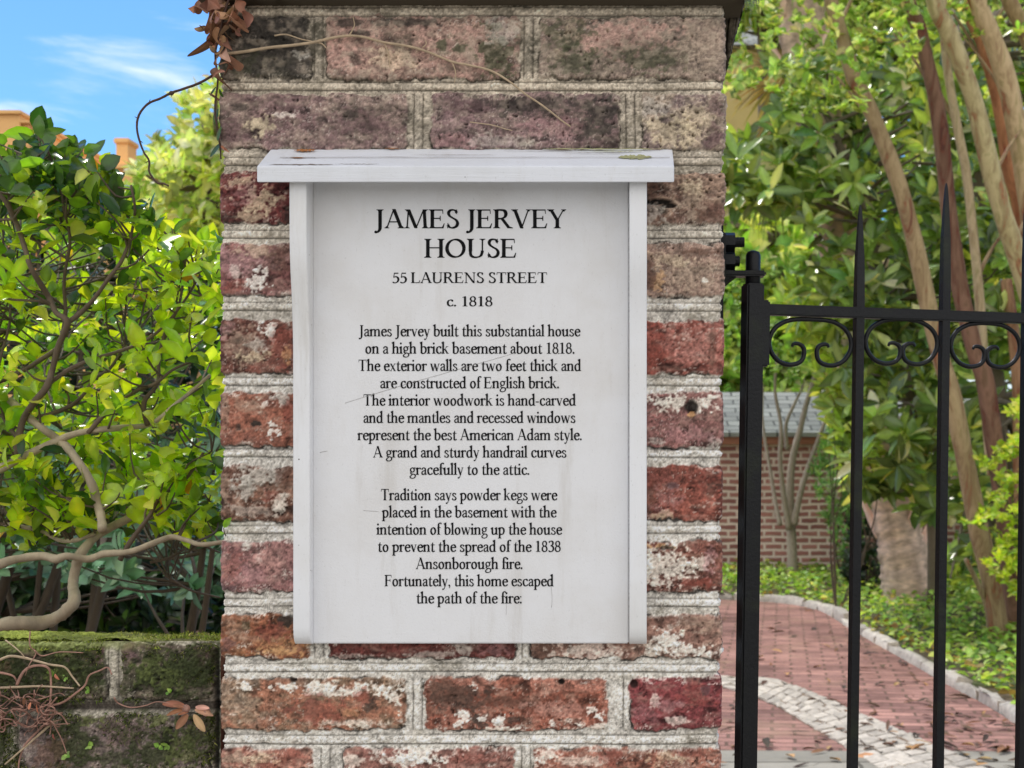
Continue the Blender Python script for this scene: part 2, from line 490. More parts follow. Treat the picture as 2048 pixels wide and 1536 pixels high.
L_, R_ = 440, 1450
def wrapA(x0): return x0
PB = []   # pillar bricks
rows = [(33, 157), (187, 298), (344, 446), (487, 593), (640, 748), (786, 892), (932, 1040), (1081, 1184), (1229, 1316), (1356, 1460), (1497, 1600)]
def row(i, *bs):
    y0, y1 = rows[i]
    for b in bs:
        x0, x1, c1, c2, rel = b[:5]; pats = b[5] if len(b) > 5 else []
        PB.append((x0, y0, x1, y1, c1, c2, rel, pats))
A0, A1, B0, B1 = 240, 1450 + 180, 60, 1450 + 200
row(0, (A0 - 180, 620, (62, 58, 50), (98, 88, 78), 1.6, [(540, 60, 110, 40, 'black', .85), (520, 120, 90, 40, 'black', .7), (600, 112, 18, 12, 'grey', .8), (470, 130, 50, 25, 'moss', .5)]),
    (652, 1040, (168, 128, 114), (140, 110, 96), 1.3, [(700, 45, 40, 12, 'black', .7), (720, 66, 35, 8, 'black', .8), (820, 45, 70, 10, 'black', .8), (885, 90, 12, 16, 'moss', .8), (920, 92, 14, 14, 'moss', .8), (990, 100, 40, 55, 'moss', .8), (1000, 60, 40, 30, 'grey', .6), (790, 115, 50, 26, 'cream', .55), (680, 110, 28, 30, 'pink', .6), (900, 130, 60, 18, 'pink', .5), (950, 70, 36, 20, 'pink', .6)]),
    (1078, A1, (150, 126, 112), (128, 110, 96), 1.4, [(1240, 75, 120, 45, 'pink', .75), (1130, 70, 50, 36, 'moss', .7), (1150, 125, 50, 30, 'moss', .8), (1300, 120, 70, 26, 'moss', .75), (1140, 60, 20, 22, 'tan', .7), (1110, 110, 24, 16, 'tan', .7), (1400, 90, 60, 50, 'tan', .5)]))
row(1, (A0, 814, (120, 92, 90), (136, 112, 102), 1.1, [(520, 250, 32, 20, 'cream', .85), (455, 262, 30, 36, 'purple', .7), (480, 215, 14, 9, 'black', .6), (740, 250, 60, 30, 'purple', .6), (700, 230, 14, 14, 'black', .6), (570, 230, 22, 6, 'lime', .7)]),
    (862, 1240, (132, 104, 102), (110, 86, 84), 1.5, [(1060, 212, 120, 22, 'black', .75), (1200, 232, 40, 44, 'black', .8), (930, 215, 60, 22, 'purple', .6), (900, 285, 60, 20, 'mauve', .7), (1000, 282, 70, 14, 'grey', .5), (1110, 250, 70, 30, 'mauve', .5)]),
    (1284, A1, (120, 98, 96), (150, 130, 112), 1.8, [(1340, 265, 60, 36, 'cream', .8), (1400, 230, 40, 34, 'cream', .6), (1430, 280, 16, 30, 'purple', .8), (1310, 215, 36, 22, 'grey', .6), (1432, 215, 20, 22, 'purple', .6)]))
row(2, (A0 - 180, 622, (98, 42, 42), (112, 54, 50), 0.7, [(520, 400, 45, 28, 'cream', .8), (480, 365, 30, 14, 'cream', .7), (500, 432, 36, 12, 'cream', .7), (490, 390, 26, 28, 'mauve', .5), (455, 436, 20, 14, 'black', .6), (585, 430, 24, 20, 'black', .6)]),
    (652, 1040, (140, 80, 70), (120, 70, 60), 1), (1078, A1, (112, 80, 68), (148, 118, 98), 2.2, [(1385, 400, 30, 40, 'tan', .7), (1390, 375, 22, 22, 'cream', .5), (1316, 404, 34, 7, 'hole', 1), (1340, 412, 18, 6, 'hole', .9), (1310, 425, 24, 20, 'grey', .7), (1420, 430, 30, 12, 'brown', .8), (1300, 380, 18, 30, 'brown', .7)]))
row(3, (A0, 814, (134, 82, 78), (150, 108, 102), 0.9, [(480, 520, 42, 36, 'mauve', .8), (510, 505, 40, 20, 'cream', .55), (520, 562, 18, 22, 'star', .9), (560, 510, 30, 34, 'brown', .6), (465, 575, 30, 18, 'red', .5), (470, 548, 12, 22, 'lime', .55)]),
    (862, 1240, (132, 74, 66), (110, 70, 60), 1), (1284, A1, (128, 102, 88), (150, 120, 104), 1.3, [(1380, 550, 70, 40, 'tan', .6), (1345, 520, 44, 16, 'cream', .5), (1322, 560, 18, 22, 'ochre', .6), (1300, 550, 14, 40, 'brown', .8), (1400, 505, 40, 10, 'brown', .7), (1412, 560, 7, 6, 'lime', .9), (1325, 596, 9, 5, 'hole', 1)]))
row(4, (A0 - 180, 622, (124, 72, 60), (104, 62, 52), 1.1, [(490, 690, 46, 40, 'tan', .6), (535, 662, 14, 16, 'star', .9), (515, 712, 36, 10, 'cream', .7), (510, 690, 22, 14, 'grey', .7), (565, 690, 22, 46, 'red', .6), (575, 712, 10, 22, 'ochre', .6), (455, 660, 18, 20, 'mauve', .5)]),
    (652, 1040, (140, 76, 66), (120, 66, 58), 1), (1078, A1, (140, 72, 60), (156, 92, 80), 0.7, [(1310, 690, 22, 46, 'red', .7), (1395, 690, 50, 40, 'pink', .35), (1430, 690, 8, 46, 'brown', .5)]))
row(5, (A0, 814, (146, 86, 66), (122, 74, 60), 0.8, [(510, 846, 10, 10, 'black', .95), (476, 852, 7, 7, 'black', .7), (545, 862, 15, 14, 'star', .95), (530, 806, 14, 8, 'star', .8), (568, 800, 18, 20, 'mortar', .85), (490, 810, 40, 16, 'tan', .5), (575, 830, 10, 36, 'red', .6), (450, 820, 10, 40, 'tan', .5)]),
    (862, 1240, (132, 74, 66), (110, 70, 60), 1), (1284, A1, (142, 92, 86), (126, 84, 78), 0.8, [(1340, 806, 40, 20, 'lime', .95), (1410, 806, 26, 16, 'lime', .9), (1388, 814, 16, 18, 'hole', .9), (1388, 830, 9, 8, 'ochre', .9), (1325, 846, 8, 6, 'purple', .6), (1310, 880, 30, 8, 'grey', .7), (1430, 885, 20, 8, 'grey', .6), (1380, 870, 60, 18, 'mauve', .5)]))
row(6, (A0 - 180, 622, (104, 68, 54), (124, 84, 66), 1.5, [(515, 950, 48, 30, 'grey', .95), (490, 975, 30, 22, 'grey', .9), (560, 1005, 22, 24, 'lime', .85), (500, 1022, 50, 16, 'grey', .6), (565, 950, 20, 24, 'brown', .7), (540, 990, 20, 14, 'red', .5), (448, 980, 10, 40, 'tan', .5)]),
    (652, 1040, (140, 76, 66), (120, 66, 58), 1), (1078, A1, (140, 74, 60), (122, 66, 56), 0.7, [(1350, 972, 16, 7, 'purple', .8), (1300, 1000, 20, 36, 'brown', .6), (1335, 1030, 24, 12, 'cream', .7), (1340, 1000, 30, 30, 'mauve', .35), (1410, 960, 40, 20, 'red', .5)]))
row(7, (A0, 814, (140, 94, 90), (150, 104, 98), 0.7, [(490, 1090, 12, 14, 'mortar', .95), (500, 1150, 36, 26, 'mauve', .6), (465, 1130, 24, 30, 'red', .3), (455, 1176, 20, 8, 'purple', .8), (530, 1120, 30, 22, 'pink', .35)]),
    (862, 1240, (132, 74, 66), (110, 70, 60), 1), (1284, A1, (128, 74, 60), (112, 68, 58), 1.3, [(1335, 1130, 60, 40, 'lime', .9), (1400, 1130, 36, 20, 'lime', .75), (1300, 1130, 20, 36, 'lime', .8), (1330, 1092, 30, 6, 'ochre', .8), (1335, 1096, 16, 5, 'black', .7), (1400, 1165, 40, 10, 'red', .8), (1425, 1120, 14, 30, 'mauve', .6)]))
row(8, (A0 - 180, 620, (158, 100, 64), (136, 80, 54), 0.8, [(560, 1305, 50, 12, 'ochre', .8), (560, 1285, 60, 18, 'ochre', .4), (572, 1238, 18, 16, 'black', .9), (540, 1262, 40, 20, 'red', .6), (490, 1252, 12, 12, 'moss', .6), (455, 1290, 14, 16, 'purple', .6), (470, 1260, 26, 22, 'tan', .4)]),
    (655, 1036, (108, 52, 46), (88, 46, 42), 1.1, [(860, 1310, 60, 10, 'grey', .7), (930, 1296, 24, 18, 'grey', .8), (720, 1312, 60, 6, 'grey', .6), (990, 1300, 40, 14, 'mauve', .5)]),
    (1066, A1, (140, 96, 82), (150, 110, 94), 1.0, [(1090, 1300, 30, 24, 'brown', .9), (1180, 1300, 70, 22, 'white', .6), (1340, 1285, 30, 24, 'white', .9), (1380, 1300, 60, 12, 'white', .85), (1310, 1300, 22, 14, 'lime', .7), (1400, 1250, 40, 16, 'tan', .4), (1360, 1240, 70, 10, 'brown', .4)]))
row(9, (A0, 812, (134, 104, 80), (150, 96, 72), 1.0, [(700, 1380, 90, 14, 'white', .9), (640, 1375, 40, 14, 'white', .85), (790, 1390, 24, 26, 'white', .8), (486, 1375, 14, 10, 'white', .95), (542, 1374, 6, 5, 'white', .9), (575, 1374, 26, 8, 'white', .9), (730, 1392, 20, 18, 'red', .6), (740, 1412, 16, 14, 'black', .7), (700, 1446, 80, 8, 'lime', .7), (640, 1420, 60, 30, 'red', .6), (700, 1425, 20, 10, 'ochre', .4), (480, 1410, 40, 30, 'tan', .5), (585, 1358, 9, 7, 'hole', .9)]),
    (852, 1222, (140, 78, 60), (156, 98, 80), 1.2, [(920, 1395, 60, 26, 'black', .7), (900, 1385, 50, 30, 'brown', .8), (1020, 1405, 90, 14, 'brown', .7), (960, 1440, 24, 14, 'black', .7), (1030, 1440, 18, 10, 'black', .7), (930, 1431, 14, 10, 'star', .95), (1003, 1440, 11, 9, 'star', .95), (917, 1447, 9, 8, 'star', .9), (972, 1437, 8, 8, 'star', .9), (1198, 1424, 13, 13, 'star', .95), (953, 1371, 9, 9, 'star', .9), (1110, 1447, 10, 10, 'star', .9), (1010, 1458, 36, 6, 'lime', .9), (1200, 1452, 30, 10, 'lime', .9), (1120, 1418, 80, 16, 'pink', .45), (1128, 1363, 8, 7, 'hole', 1)]),
    (1268, A1, (136, 62, 62), (122, 54, 56), 0.8, [(1318, 1400, 12, 18, 'lime', .7), (1345, 1410, 30, 18, 'mauve', .6), (1365, 1440, 26, 10, 'lime', .7), (1400, 1392, 36, 30, 'red', .4), (1275, 1368, 9, 10, 'hole', .8), (1420, 1380, 10, 16, 'purple', .7), (1300, 1430, 30, 20, 'mauve', .4)]))
row(10, (A0 - 180, 622, (150, 88, 72), (168, 112, 94), 1.0, [(470, 1515, 30, 16, 'tan', .7), (520, 1520, 40, 12, 'cream', .6), (590, 1510, 20, 16, 'red', .5)]),
    (684, 1032, (148, 96, 84), (132, 86, 76), 1.0, [(850, 1506, 60, 20, 'white', .95), (820, 1520, 60, 14, 'white', .8), (700, 1520, 30, 12, 'lime', .7), (940, 1515, 60, 14, 'red', .3)]),
    (1070, A1, (160, 102, 84), (146, 88, 70), 1.0, [(1100, 1510, 26, 14, 'white', .7), (1180, 1520, 60, 10, 'lime', .6), (1230, 1515, 30, 20, 'red', .6), (1340, 1515, 40, 14, 'cream', .5), (1400, 1505, 40, 10, 'red', .5)]))
# courses below the picture, down to the pavement
_rg = np.random.default_rng(5)
yy = 1497 + 147
k_ = 0
while yy < 3680:
    c = (140 + _rg.integers(-14, 14), 84 + _rg.integers(-10, 14), 70 + _rg.integers(-10, 12)); c2 = (c[0] - 16, c[1] - 10, c[2] - 8)
    xs = [(B0 + 180, 814), (862, 1240), (1284, B1)] if k_ % 2 == 0 else [(B0, 622), (652, 1040), (1078, A1)]
    for (a_, b_) in xs: PB.append((a_, yy, b_, yy + 108, c, c2, 1.0, []))
    yy += 147; k_ += 1
for r_ in range(len(rows)):     # the side returns, seen only by stepping aside
    odd = r_ % 2
    for (a_, b_) in ([(-160, 200)] if odd else [(-160, 20)]) + ([(1690, 2060)] if odd else [(1670, 2060)]):
        PB.append((a_, rows[r_][0], b_, rows[r_][1], (130, 86, 74), (112, 76, 66), 1, []))
JY = [(22, 8), (172, 7), (321, 7), (467, 7), (613, 7), (762, 7), (906, 7), (1059, 7), (1206, 7), (1336, 7), (1480, 8)] + [(1480 + 147 * k, 7) for k in range(1, 15)]
VJ = []
for i in range(11):
    y0, y1 = rows[i]
    for x in ((636, 1057) if i % 2 == 0 else (836, 1262)):
        VJ.append((x + {10: 14}.get(i, 0) * (x < 700), y0 - 4, y1 + 4, 8))

def mort_v(U, V):
    t = sstep(150, 800, V)[..., None]
    return np.array((172, 158, 138.)) * (1 - t) + np.array((198, 191, 180.)) * t
def pil_dirt(U, V, C, H, m, seed):
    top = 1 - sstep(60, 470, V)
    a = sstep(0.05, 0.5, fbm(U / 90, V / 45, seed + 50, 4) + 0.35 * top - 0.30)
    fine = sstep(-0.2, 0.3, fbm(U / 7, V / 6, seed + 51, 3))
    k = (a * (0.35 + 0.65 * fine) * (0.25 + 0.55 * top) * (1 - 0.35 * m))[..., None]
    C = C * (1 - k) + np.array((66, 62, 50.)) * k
    ld = (sstep(0.0, 0.5, fbm(U / 70, V / 26, seed + 57, 5)) * (1 - m) * (0.25 + 0.5 * sstep(-.3, .4, fbm(U / 6, V / 5, seed + 58, 2))))[..., None]
    C = C * (1 - .62 * ld) + np.array((104, 96, 78.)) * .62 * ld
    # tan dust bloom over the upper brick faces
    b = (sstep(-0.1, 0.5, fbm(U / 16, V / 12, seed + 52, 3)) * top * 0.50 * m)[..., None]
    C = C * (1 - b) + np.array((168, 150, 128.)) * b
    # small dark specks everywhere
    s = (sstep(0.84, 0.92, vn(U / 3.1, V / 3.1, seed + 53)) * 0.35)[..., None]
    C = C * (1 - s) + np.array((60, 54, 46.)) * s
    return C, H

def relief_box(name, parent, mt, u, v, bricks, joints, vj, seed, mortc, mv, xl, xr, yfront, ydepth, relief_k, k, wob, dirt, r=9, taper=False):
    """front + two sides as one relief sheet wrapped round a rounded plan, closed by back/top/bottom"""
    U, V = np.meshgrid(u, v)
    H, C = masonry(U, V, bricks, joints, vj, seed, mortc, mv, wob, dirt)
    # plan path
    x = U.copy(); y = np.zeros_like(U); nx = np.zeros_like(U); ny = -np.ones_like(U)
    tl = np.clip((xl + r - U) / r, 0, None); tr = np.clip((U - (xr - r)) / r, 0, None)
    al = np.minimum(tl, np.pi / 2); ar = np.minimum(tr, np.pi / 2)
    L = tl > 0; R = tr > 0
    x[L] = xl + r - r * np.sin(al[L]); y[L] = r - r * np.cos(al[L]) + np.maximum(tl[L] - np.pi / 2, 0) * r
    nx[L] = -np.sin(al[L]); ny[L] = -np.cos(al[L])
    x[R] = xr - r + r * np.sin(ar[R]); y[R] = r - r * np.cos(ar[R]) + np.maximum(tr[R] - np.pi / 2, 0) * r
    nx[R] = np.sin(ar[R]); ny[R] = -np.cos(ar[R])
    if taper:
        fr = np.clip((x - xl) / (xr - xl), 0, 1); tv = np.clip(V, 0, 2600) / 1536
        x = x + tv * (3 * (1 - fr) - 10 * fr)
    X = (x + nx * H * relief_k - CX) * k
    Y = yfront + (y + ny * H * relief_k) * k
    Z = CZ + (CY - V) * k
    Pts = np.stack([X, Y, Z], -1)
    col = np.concatenate([np.minimum(s2l(C) * ALB, 0.85), np.ones(C.shape[:2] + (1,))], -1)
    mb = MB()
    mb.grid(Pts, col, flip=True)
    # back, closing the sheet
    a, b = Pts[:, 0].copy(), Pts[:, -1].copy()
    a0, b0 = Pts[:, 0], Pts[:, -1]
    a[:, 1] = np.maximum(a[:, 1], yfront + ydepth); b[:, 1] = np.maximum(b[:, 1], yfront + ydepth)
    bc = np.tile(np.array(alb((130, 96, 84))), (len(v), 2, 1))
    mb.grid(np.stack([b, a], 1), bc, flip=True)
    mb.grid(np.stack([a, a0], 1), bc, flip=True); mb.grid(np.stack([b0, b], 1), bc, flip=True)
    topy = np.stack([Pts[0], np.stack([Pts[0][:, 0], np.full(len(u), Pts[0, 0, 1]), Pts[0][:, 2]], -1)], 0)
    mb.grid(topy, np.stack([col[0], col[0]], 0), flip=False)
    return mb.build(name, mt, parent)

m_brick = mat('old_brick', attr=True, rough=0.92, spec=0.25, var=0.10, vscale=700.0, bump=0.35, bscale=900.0)
pillar = empty('brick_pillar', (945 * K - CX * K, 0.28, 0), 'square pillar of weathered red and purple brick with grey mortar, behind the white sign', 'pillar')
uu = np.concatenate([np.arange(-250, 420, 12), np.arange(420, 1470, 2.0), np.arange(1470, 2140, 12)])
vv = np.concatenate([np.arange(10, 1546, 2.0), np.arange(1546, 3660, 14)])
relief_box('brickwork', pillar, m_brick, uu, vv, PB, JY, VJ, 11, (190, 184, 172), mort_v, L_, R_, 0.0, 0.5, 1.0, K, 3.0, pil_dirt, taper=True)

# projecting cap course above, mossy and dark with age
def cap_dirt(U, V, C, H, m, seed):
    k = (0.55 + 0.35 * sstep(-0.2, 0.3, fbm(U / 40, V / 20, seed + 3, 4)))[..., None]
    C = C * (1 - k) + np.array((58, 56, 40.)) * k
    return C, H
CB = []
for (x0, x1) in ((100, 480), (520, 690), (730, 1110), (1150, 1320), (1360, 1740)):
    CB.append((x0, -160, x1, -8, (112, 82, 74), (90, 70, 64), 1.2, []))
for (x0, x1) in ((100, 400), (440, 820), (860, 1030), (1070, 1440), (1480, 1740)):
    CB.append((x0, -310, x1, -175, (112, 82, 74), (90, 70, 64), 1.2, []))
uc = np.concatenate([np.arange(-260, 390, 14), np.arange(390, 1500, 3.0), np.arange(1500, 2150, 14)])
vc = np.arange(-330, 9, 3.0)
capo = relief_box('cap', pillar, m_brick, uc, vc, CB, [(-168, 7)], [], 23, (120, 112, 96), None, 398, 1494, -0.024, 0.5, 1.0, K, 3.0, cap_dirt)
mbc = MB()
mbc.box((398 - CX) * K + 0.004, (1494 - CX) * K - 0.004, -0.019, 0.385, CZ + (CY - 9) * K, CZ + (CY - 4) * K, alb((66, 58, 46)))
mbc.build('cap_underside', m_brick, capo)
mbc = MB()
mbc.box((398 - CX) * K + 0.004, (1494 - CX) * K - 0.004, -0.018, 0.385, CZ + (CY + 322) * K, CZ + (CY + 350) * K, alb((86, 82, 60)), bev=0.01)
mbc.build('cap_slab', m_brick, pillar)
# ------------------------------------------------------------------ low mossy garden wall on the left
m_wall = mat('mossy_brick', attr=True, rough=0.95, spec=0.2, var=0.12, vscale=600.0, bump=0.4, bscale=800.0)
YW = 0.035
KW = (D0 + YW) / F
PATCH['wmoss'] = ((88, 98, 44), 2.2, 1.3); PATCH['dmoss'] = ((44, 52, 26), 1.6, 1.2); PATCH['lmoss'] = ((128, 146, 66), 2.5, 1.4)
WB = [(-330, 1287, 212, 1398, (112, 94, 86), (84, 76, 64), 1.7, [(60, 1330, 120, 50, 'dmoss', .9), (150, 1300, 60, 16, 'wmoss', .8), (40, 1295, 80, 14, 'lmoss', .7), (198, 1310, 22, 24, 'purple', .8), (170, 1340, 40, 40, 'dmoss', .9), (-40, 1340, 100, 60, 'dmoss', .8), (60, 1310, 20, 14, 'purple', .6), (10, 1335, 20, 14, 'brown', .6), (120, 1350, 30, 16, 'wmoss', .7)]),
      (240, 1287, 424, 1400, (96, 86, 72), (70, 66, 50), 1.6, [(330, 1345, 80, 50, 'dmoss', .95), (310, 1330, 36, 30, 'wmoss', .55), (255, 1302, 20, 24, 'purple', .8), (405, 1310, 20, 26, 'purple', .7), (300, 1293, 70, 7, 'purple', .6), (345, 1360, 40, 24, 'wmoss', .5), (400, 1350, 30, 40, 'dmoss', .9)]),
      (40, 1430, 420, 1545, (128, 110, 106), (104, 90, 84), 1.6, [(150, 1490, 50, 60, 'dmoss', .85), (100, 1510, 40, 40, 'brown', .6), (250, 1470, 50, 40, 'purple', .5), (320, 1500, 60, 40, 'dmoss', .8), (380, 1460, 50, 30, 'dmoss', .8), (370, 1500, 40, 40, 'wmoss', .6), (180, 1440, 40, 14, 'wmoss', .7), (240, 1520, 60, 20, 'dmoss', .6), (320, 1440, 26, 12, 'wmoss', .7)]),
      (-340, 1430, 10, 1545, (116, 100, 94), (90, 80, 72), 1.4, [(-20, 1480, 50, 50, 'dmoss', .8)])]
y_ = 1574
for k_ in range(16):
    for (a_, b_) in ([(-330, 212), (240, 424)] if k_ % 2 == 0 else [(-340, 10), (40, 420)]):
        WB.append((a_, y_, b_, y_ + 112, (96, 78, 70), (72, 64, 56), 1.2, [(a_ + 90, y_ + 50, 80, 50, 'dmoss', .7)]))
    y_ += 145
for k_ in range(5):     # the run of wall that goes on out of the picture
    for j_ in range(18):
        x_ = -760 - k_ * 400 + (200 if j_ % 2 else 0)
        WB.append((x_, 1287 + 145 * j_, x_ + 372, 1287 + 145 * j_ + 112, (92, 76, 68), (70, 62, 54), 1.2, [(x_ + 150, 1340 + 145 * j_, 130, 50, 'dmoss', .7)]))
def wall_dirt(U, V, C, H, m, seed):
    gapk = np.exp(-((V - 1413) / 9.0) ** 2)            # the washed-out joint under the top course
    H = H - 12 * gapk * (0.6 + 0.6 * vn(U / 30, V / 12, seed + 3))
    C = C * (1 - 0.72 * gapk[..., None]) + np.array((44, 36, 32.)) * 0.72 * gapk[..., None]
    gj = np.exp(-((U - 432) / 5.0) ** 2) * sstep(1290, 1300, V)
    H = H - 12 * gj; C = C * (1 - 0.7 * gj[..., None])
    mo = sstep(0.02, 0.42, fbm(U / 60, V / 50, seed + 61, 4) + 0.1)
    fi = sstep(-0.3, 0.25, fbm(U / 5, V / 6, seed + 62, 3))
    ch = ((U > 211) & (U < 240) & (V < 1410)) * (1 - 0.55 * fi)
    k = (mo * fi * 0.6 * (1 - ch))[..., None]
    gcol = np.array((50, 57, 28.)) * (0.75 + 0.7 * vn(U / 4, V / 5, seed + 63))[..., None]
    C = C * (1 - k) + gcol * k
    C = C * (0.82 + 0.36 * vn(U / 2.2, V / 2.2, seed + 64))[..., None]
    H = H + mo * fi * 2.2 * (0.4 + vn(U / 3, V / 3, seed + 65))
    t = ((1 - sstep(1288, 1306, V + 9 * fbm(U / 16, V * 0, seed + 66, 3))) * sstep(420, 120, U) * 0.8)[..., None]
    C = C * (1 - t) + np.array((134, 146, 72.)) * (0.7 + 0.5 * vn(U / 3, V / 3, seed + 67))[..., None] * t
    return C, H
gwall = empty('low_garden_wall', ((0 - CX) * KW, 0.1, 0), 'low old garden wall of mossy brick on the left of the pillar', 'wall')
uw = np.concatenate([np.arange(-1900, -60, 14), np.arange(-60, 441, 2.0)])
vw = np.concatenate([np.arange(1283, 1546, 2.0), np.arange(1546, 3560, 14)])
relief_box('brickwork', gwall, m_wall, uw, vw, WB, [(1413, 5)], [(226, 1292, 1404, 9), (25, 1430, 1545, 7)], 37, (150, 142, 126), None, -5000, 5000, YW, 0.062, 1.0, KW, 3.0, wall_dirt, r=9)
# moss pad lying along the top and rolling over the front arris
m_moss = mat('moss', attr=True, rough=0.95, spec=0.1)
rg = np.random.default_rng(21)
mb = MB()
nx_, ny_ = 760, 44
xs = (np.linspace(-700, 440, nx_) - CX) * KW; ys = np.linspace(YW + 0.001, YW + 0.066, ny_)
XX, YY = np.meshgrid(xs, ys)
ztop = CZ + (CY - 1285) * KW
hh = 0.004 * (fbm(XX * 30, YY * 30, 3, 4) + 0.35) + 0.0034 * vn(XX * 260, YY * 260, 5) + 0.0015
front = YW + .004 + .007 * fbm(XX * 26, XX * 0, 31, 4) - .006 * (1 - sstep(-0.66, -0.56, XX))
hh = hh * (1 - 0.75 * sstep(-0.62, -0.48, XX)) - 0.006 * sstep(0.002, -0.006, YY - front) - 0.004 * sstep(YW + 0.058, YW + 0.066, YY)
mixm = sstep(-0.3, 0.35, fbm(XX * 22, YY * 22, 8, 4))[..., None]
cc = s2l((128, 138, 62)) * (1 - mixm) + s2l((88, 96, 48)) * mixm
e = sstep(-0.66, -0.46, XX + 0.05 * fbm(XX * 60, YY * 60, 9, 3))[..., None]
cc = cc * (1 - 0.8 * e) + s2l((86, 82, 58)) * 0.8 * e
cc = cc * (0.7 + 0.6 * vn(XX * 420, YY * 420, 6))[..., None]
mb.grid(np.stack([XX, YY, ztop + hh], -1), np.concatenate([cc, np.ones(XX.shape + (1,))], -1))
# tufts of moss shoots
n = 26000
x = (rg.uniform(-300, 440, n) - CX) * KW; y = rg.uniform(YW - 0.005, YW + 0.062, n)
keep = rg.random(n) < np.where(x > -0.58, 0.22, 1.0) * np.where(y < YW + .004 + .007 * fbm(x * 26, x * 0, 31, 4), sstep(-.1, .3, fbm(x * 40, y * 0, 33, 3)), 1); x, y = x[keep], y[keep]; n = len(x)
p = np.stack([x, y, np.full(n, ztop + 0.001)], -1)
p[:, 2] += 0.004 * (fbm(x * 30, y * 30, 3, 4) + 0.2) - 0.008 * (y < YW)
ax = nrm(rg.normal(0, .6, (n, 3)) + np.array([0, -0.25, 0.8])); ln = rg.uniform(.002, .0052, n)
cl = palette([(150, 162, 70), (120, 136, 58), (176, 176, 96), (92, 100, 46)], [3, 3, 1, 2], n, rg)
sd_ = nrm(np.cross(ax, rg.normal(0, 1, (n, 3)))) * 0.0007
V = np.stack([p - sd_, p + sd_, p + ax * ln[:, None]], 1).reshape(-1, 3)
mb.add(V, np.arange(3 * n).reshape(-1, 3), np.repeat(np.concatenate([cl, np.ones((n, 1))], 1), 3, 0))
mb.build('moss_cover', m_moss, gwall)
# shaggy moss shoots on the face
mb = MB()
n = 16000
u = rg.uniform(-60, 430, n); v = rg.uniform(1288, 1545, n)
k = fbm(u / 60, v / 50, 37 + 61, 4) + 0.25 * fbm(u / 14, v / 14, 4, 2)
keep = (k > 0.02) & ~((u > 205) & (u < 244) & (v < 1405)) & (np.abs(v - 1414) > 10); u, v = u[keep], v[keep]; n = len(u)
p = np.stack([(u - CX) * KW, np.full(n, YW - 0.0005), CZ + (CY - v) * KW], -1)
ax = nrm(rg.normal(0, .6, (n, 3)) + np.array([0, -0.55, -0.45])); ln = rg.uniform(.0025, .0065, n)
cl = palette([(60, 72, 30), (92, 104, 42), (40, 48, 24), (146, 152, 80)], [4, 3, 3, 1.0], n, rg)
sd_ = nrm(np.cross(ax, rg.normal(0, 1, (n, 3)))) * 0.0006
V = np.stack([p - sd_, p + sd_, p + ax * ln[:, None]], 1).reshape(-1, 3)
mb.add(V, np.arange(3 * n).reshape(-1, 3), np.repeat(np.concatenate([cl, np.ones((n, 1))], 1), 3, 0))
mb.build('moss_tufts', m_moss, gwall)

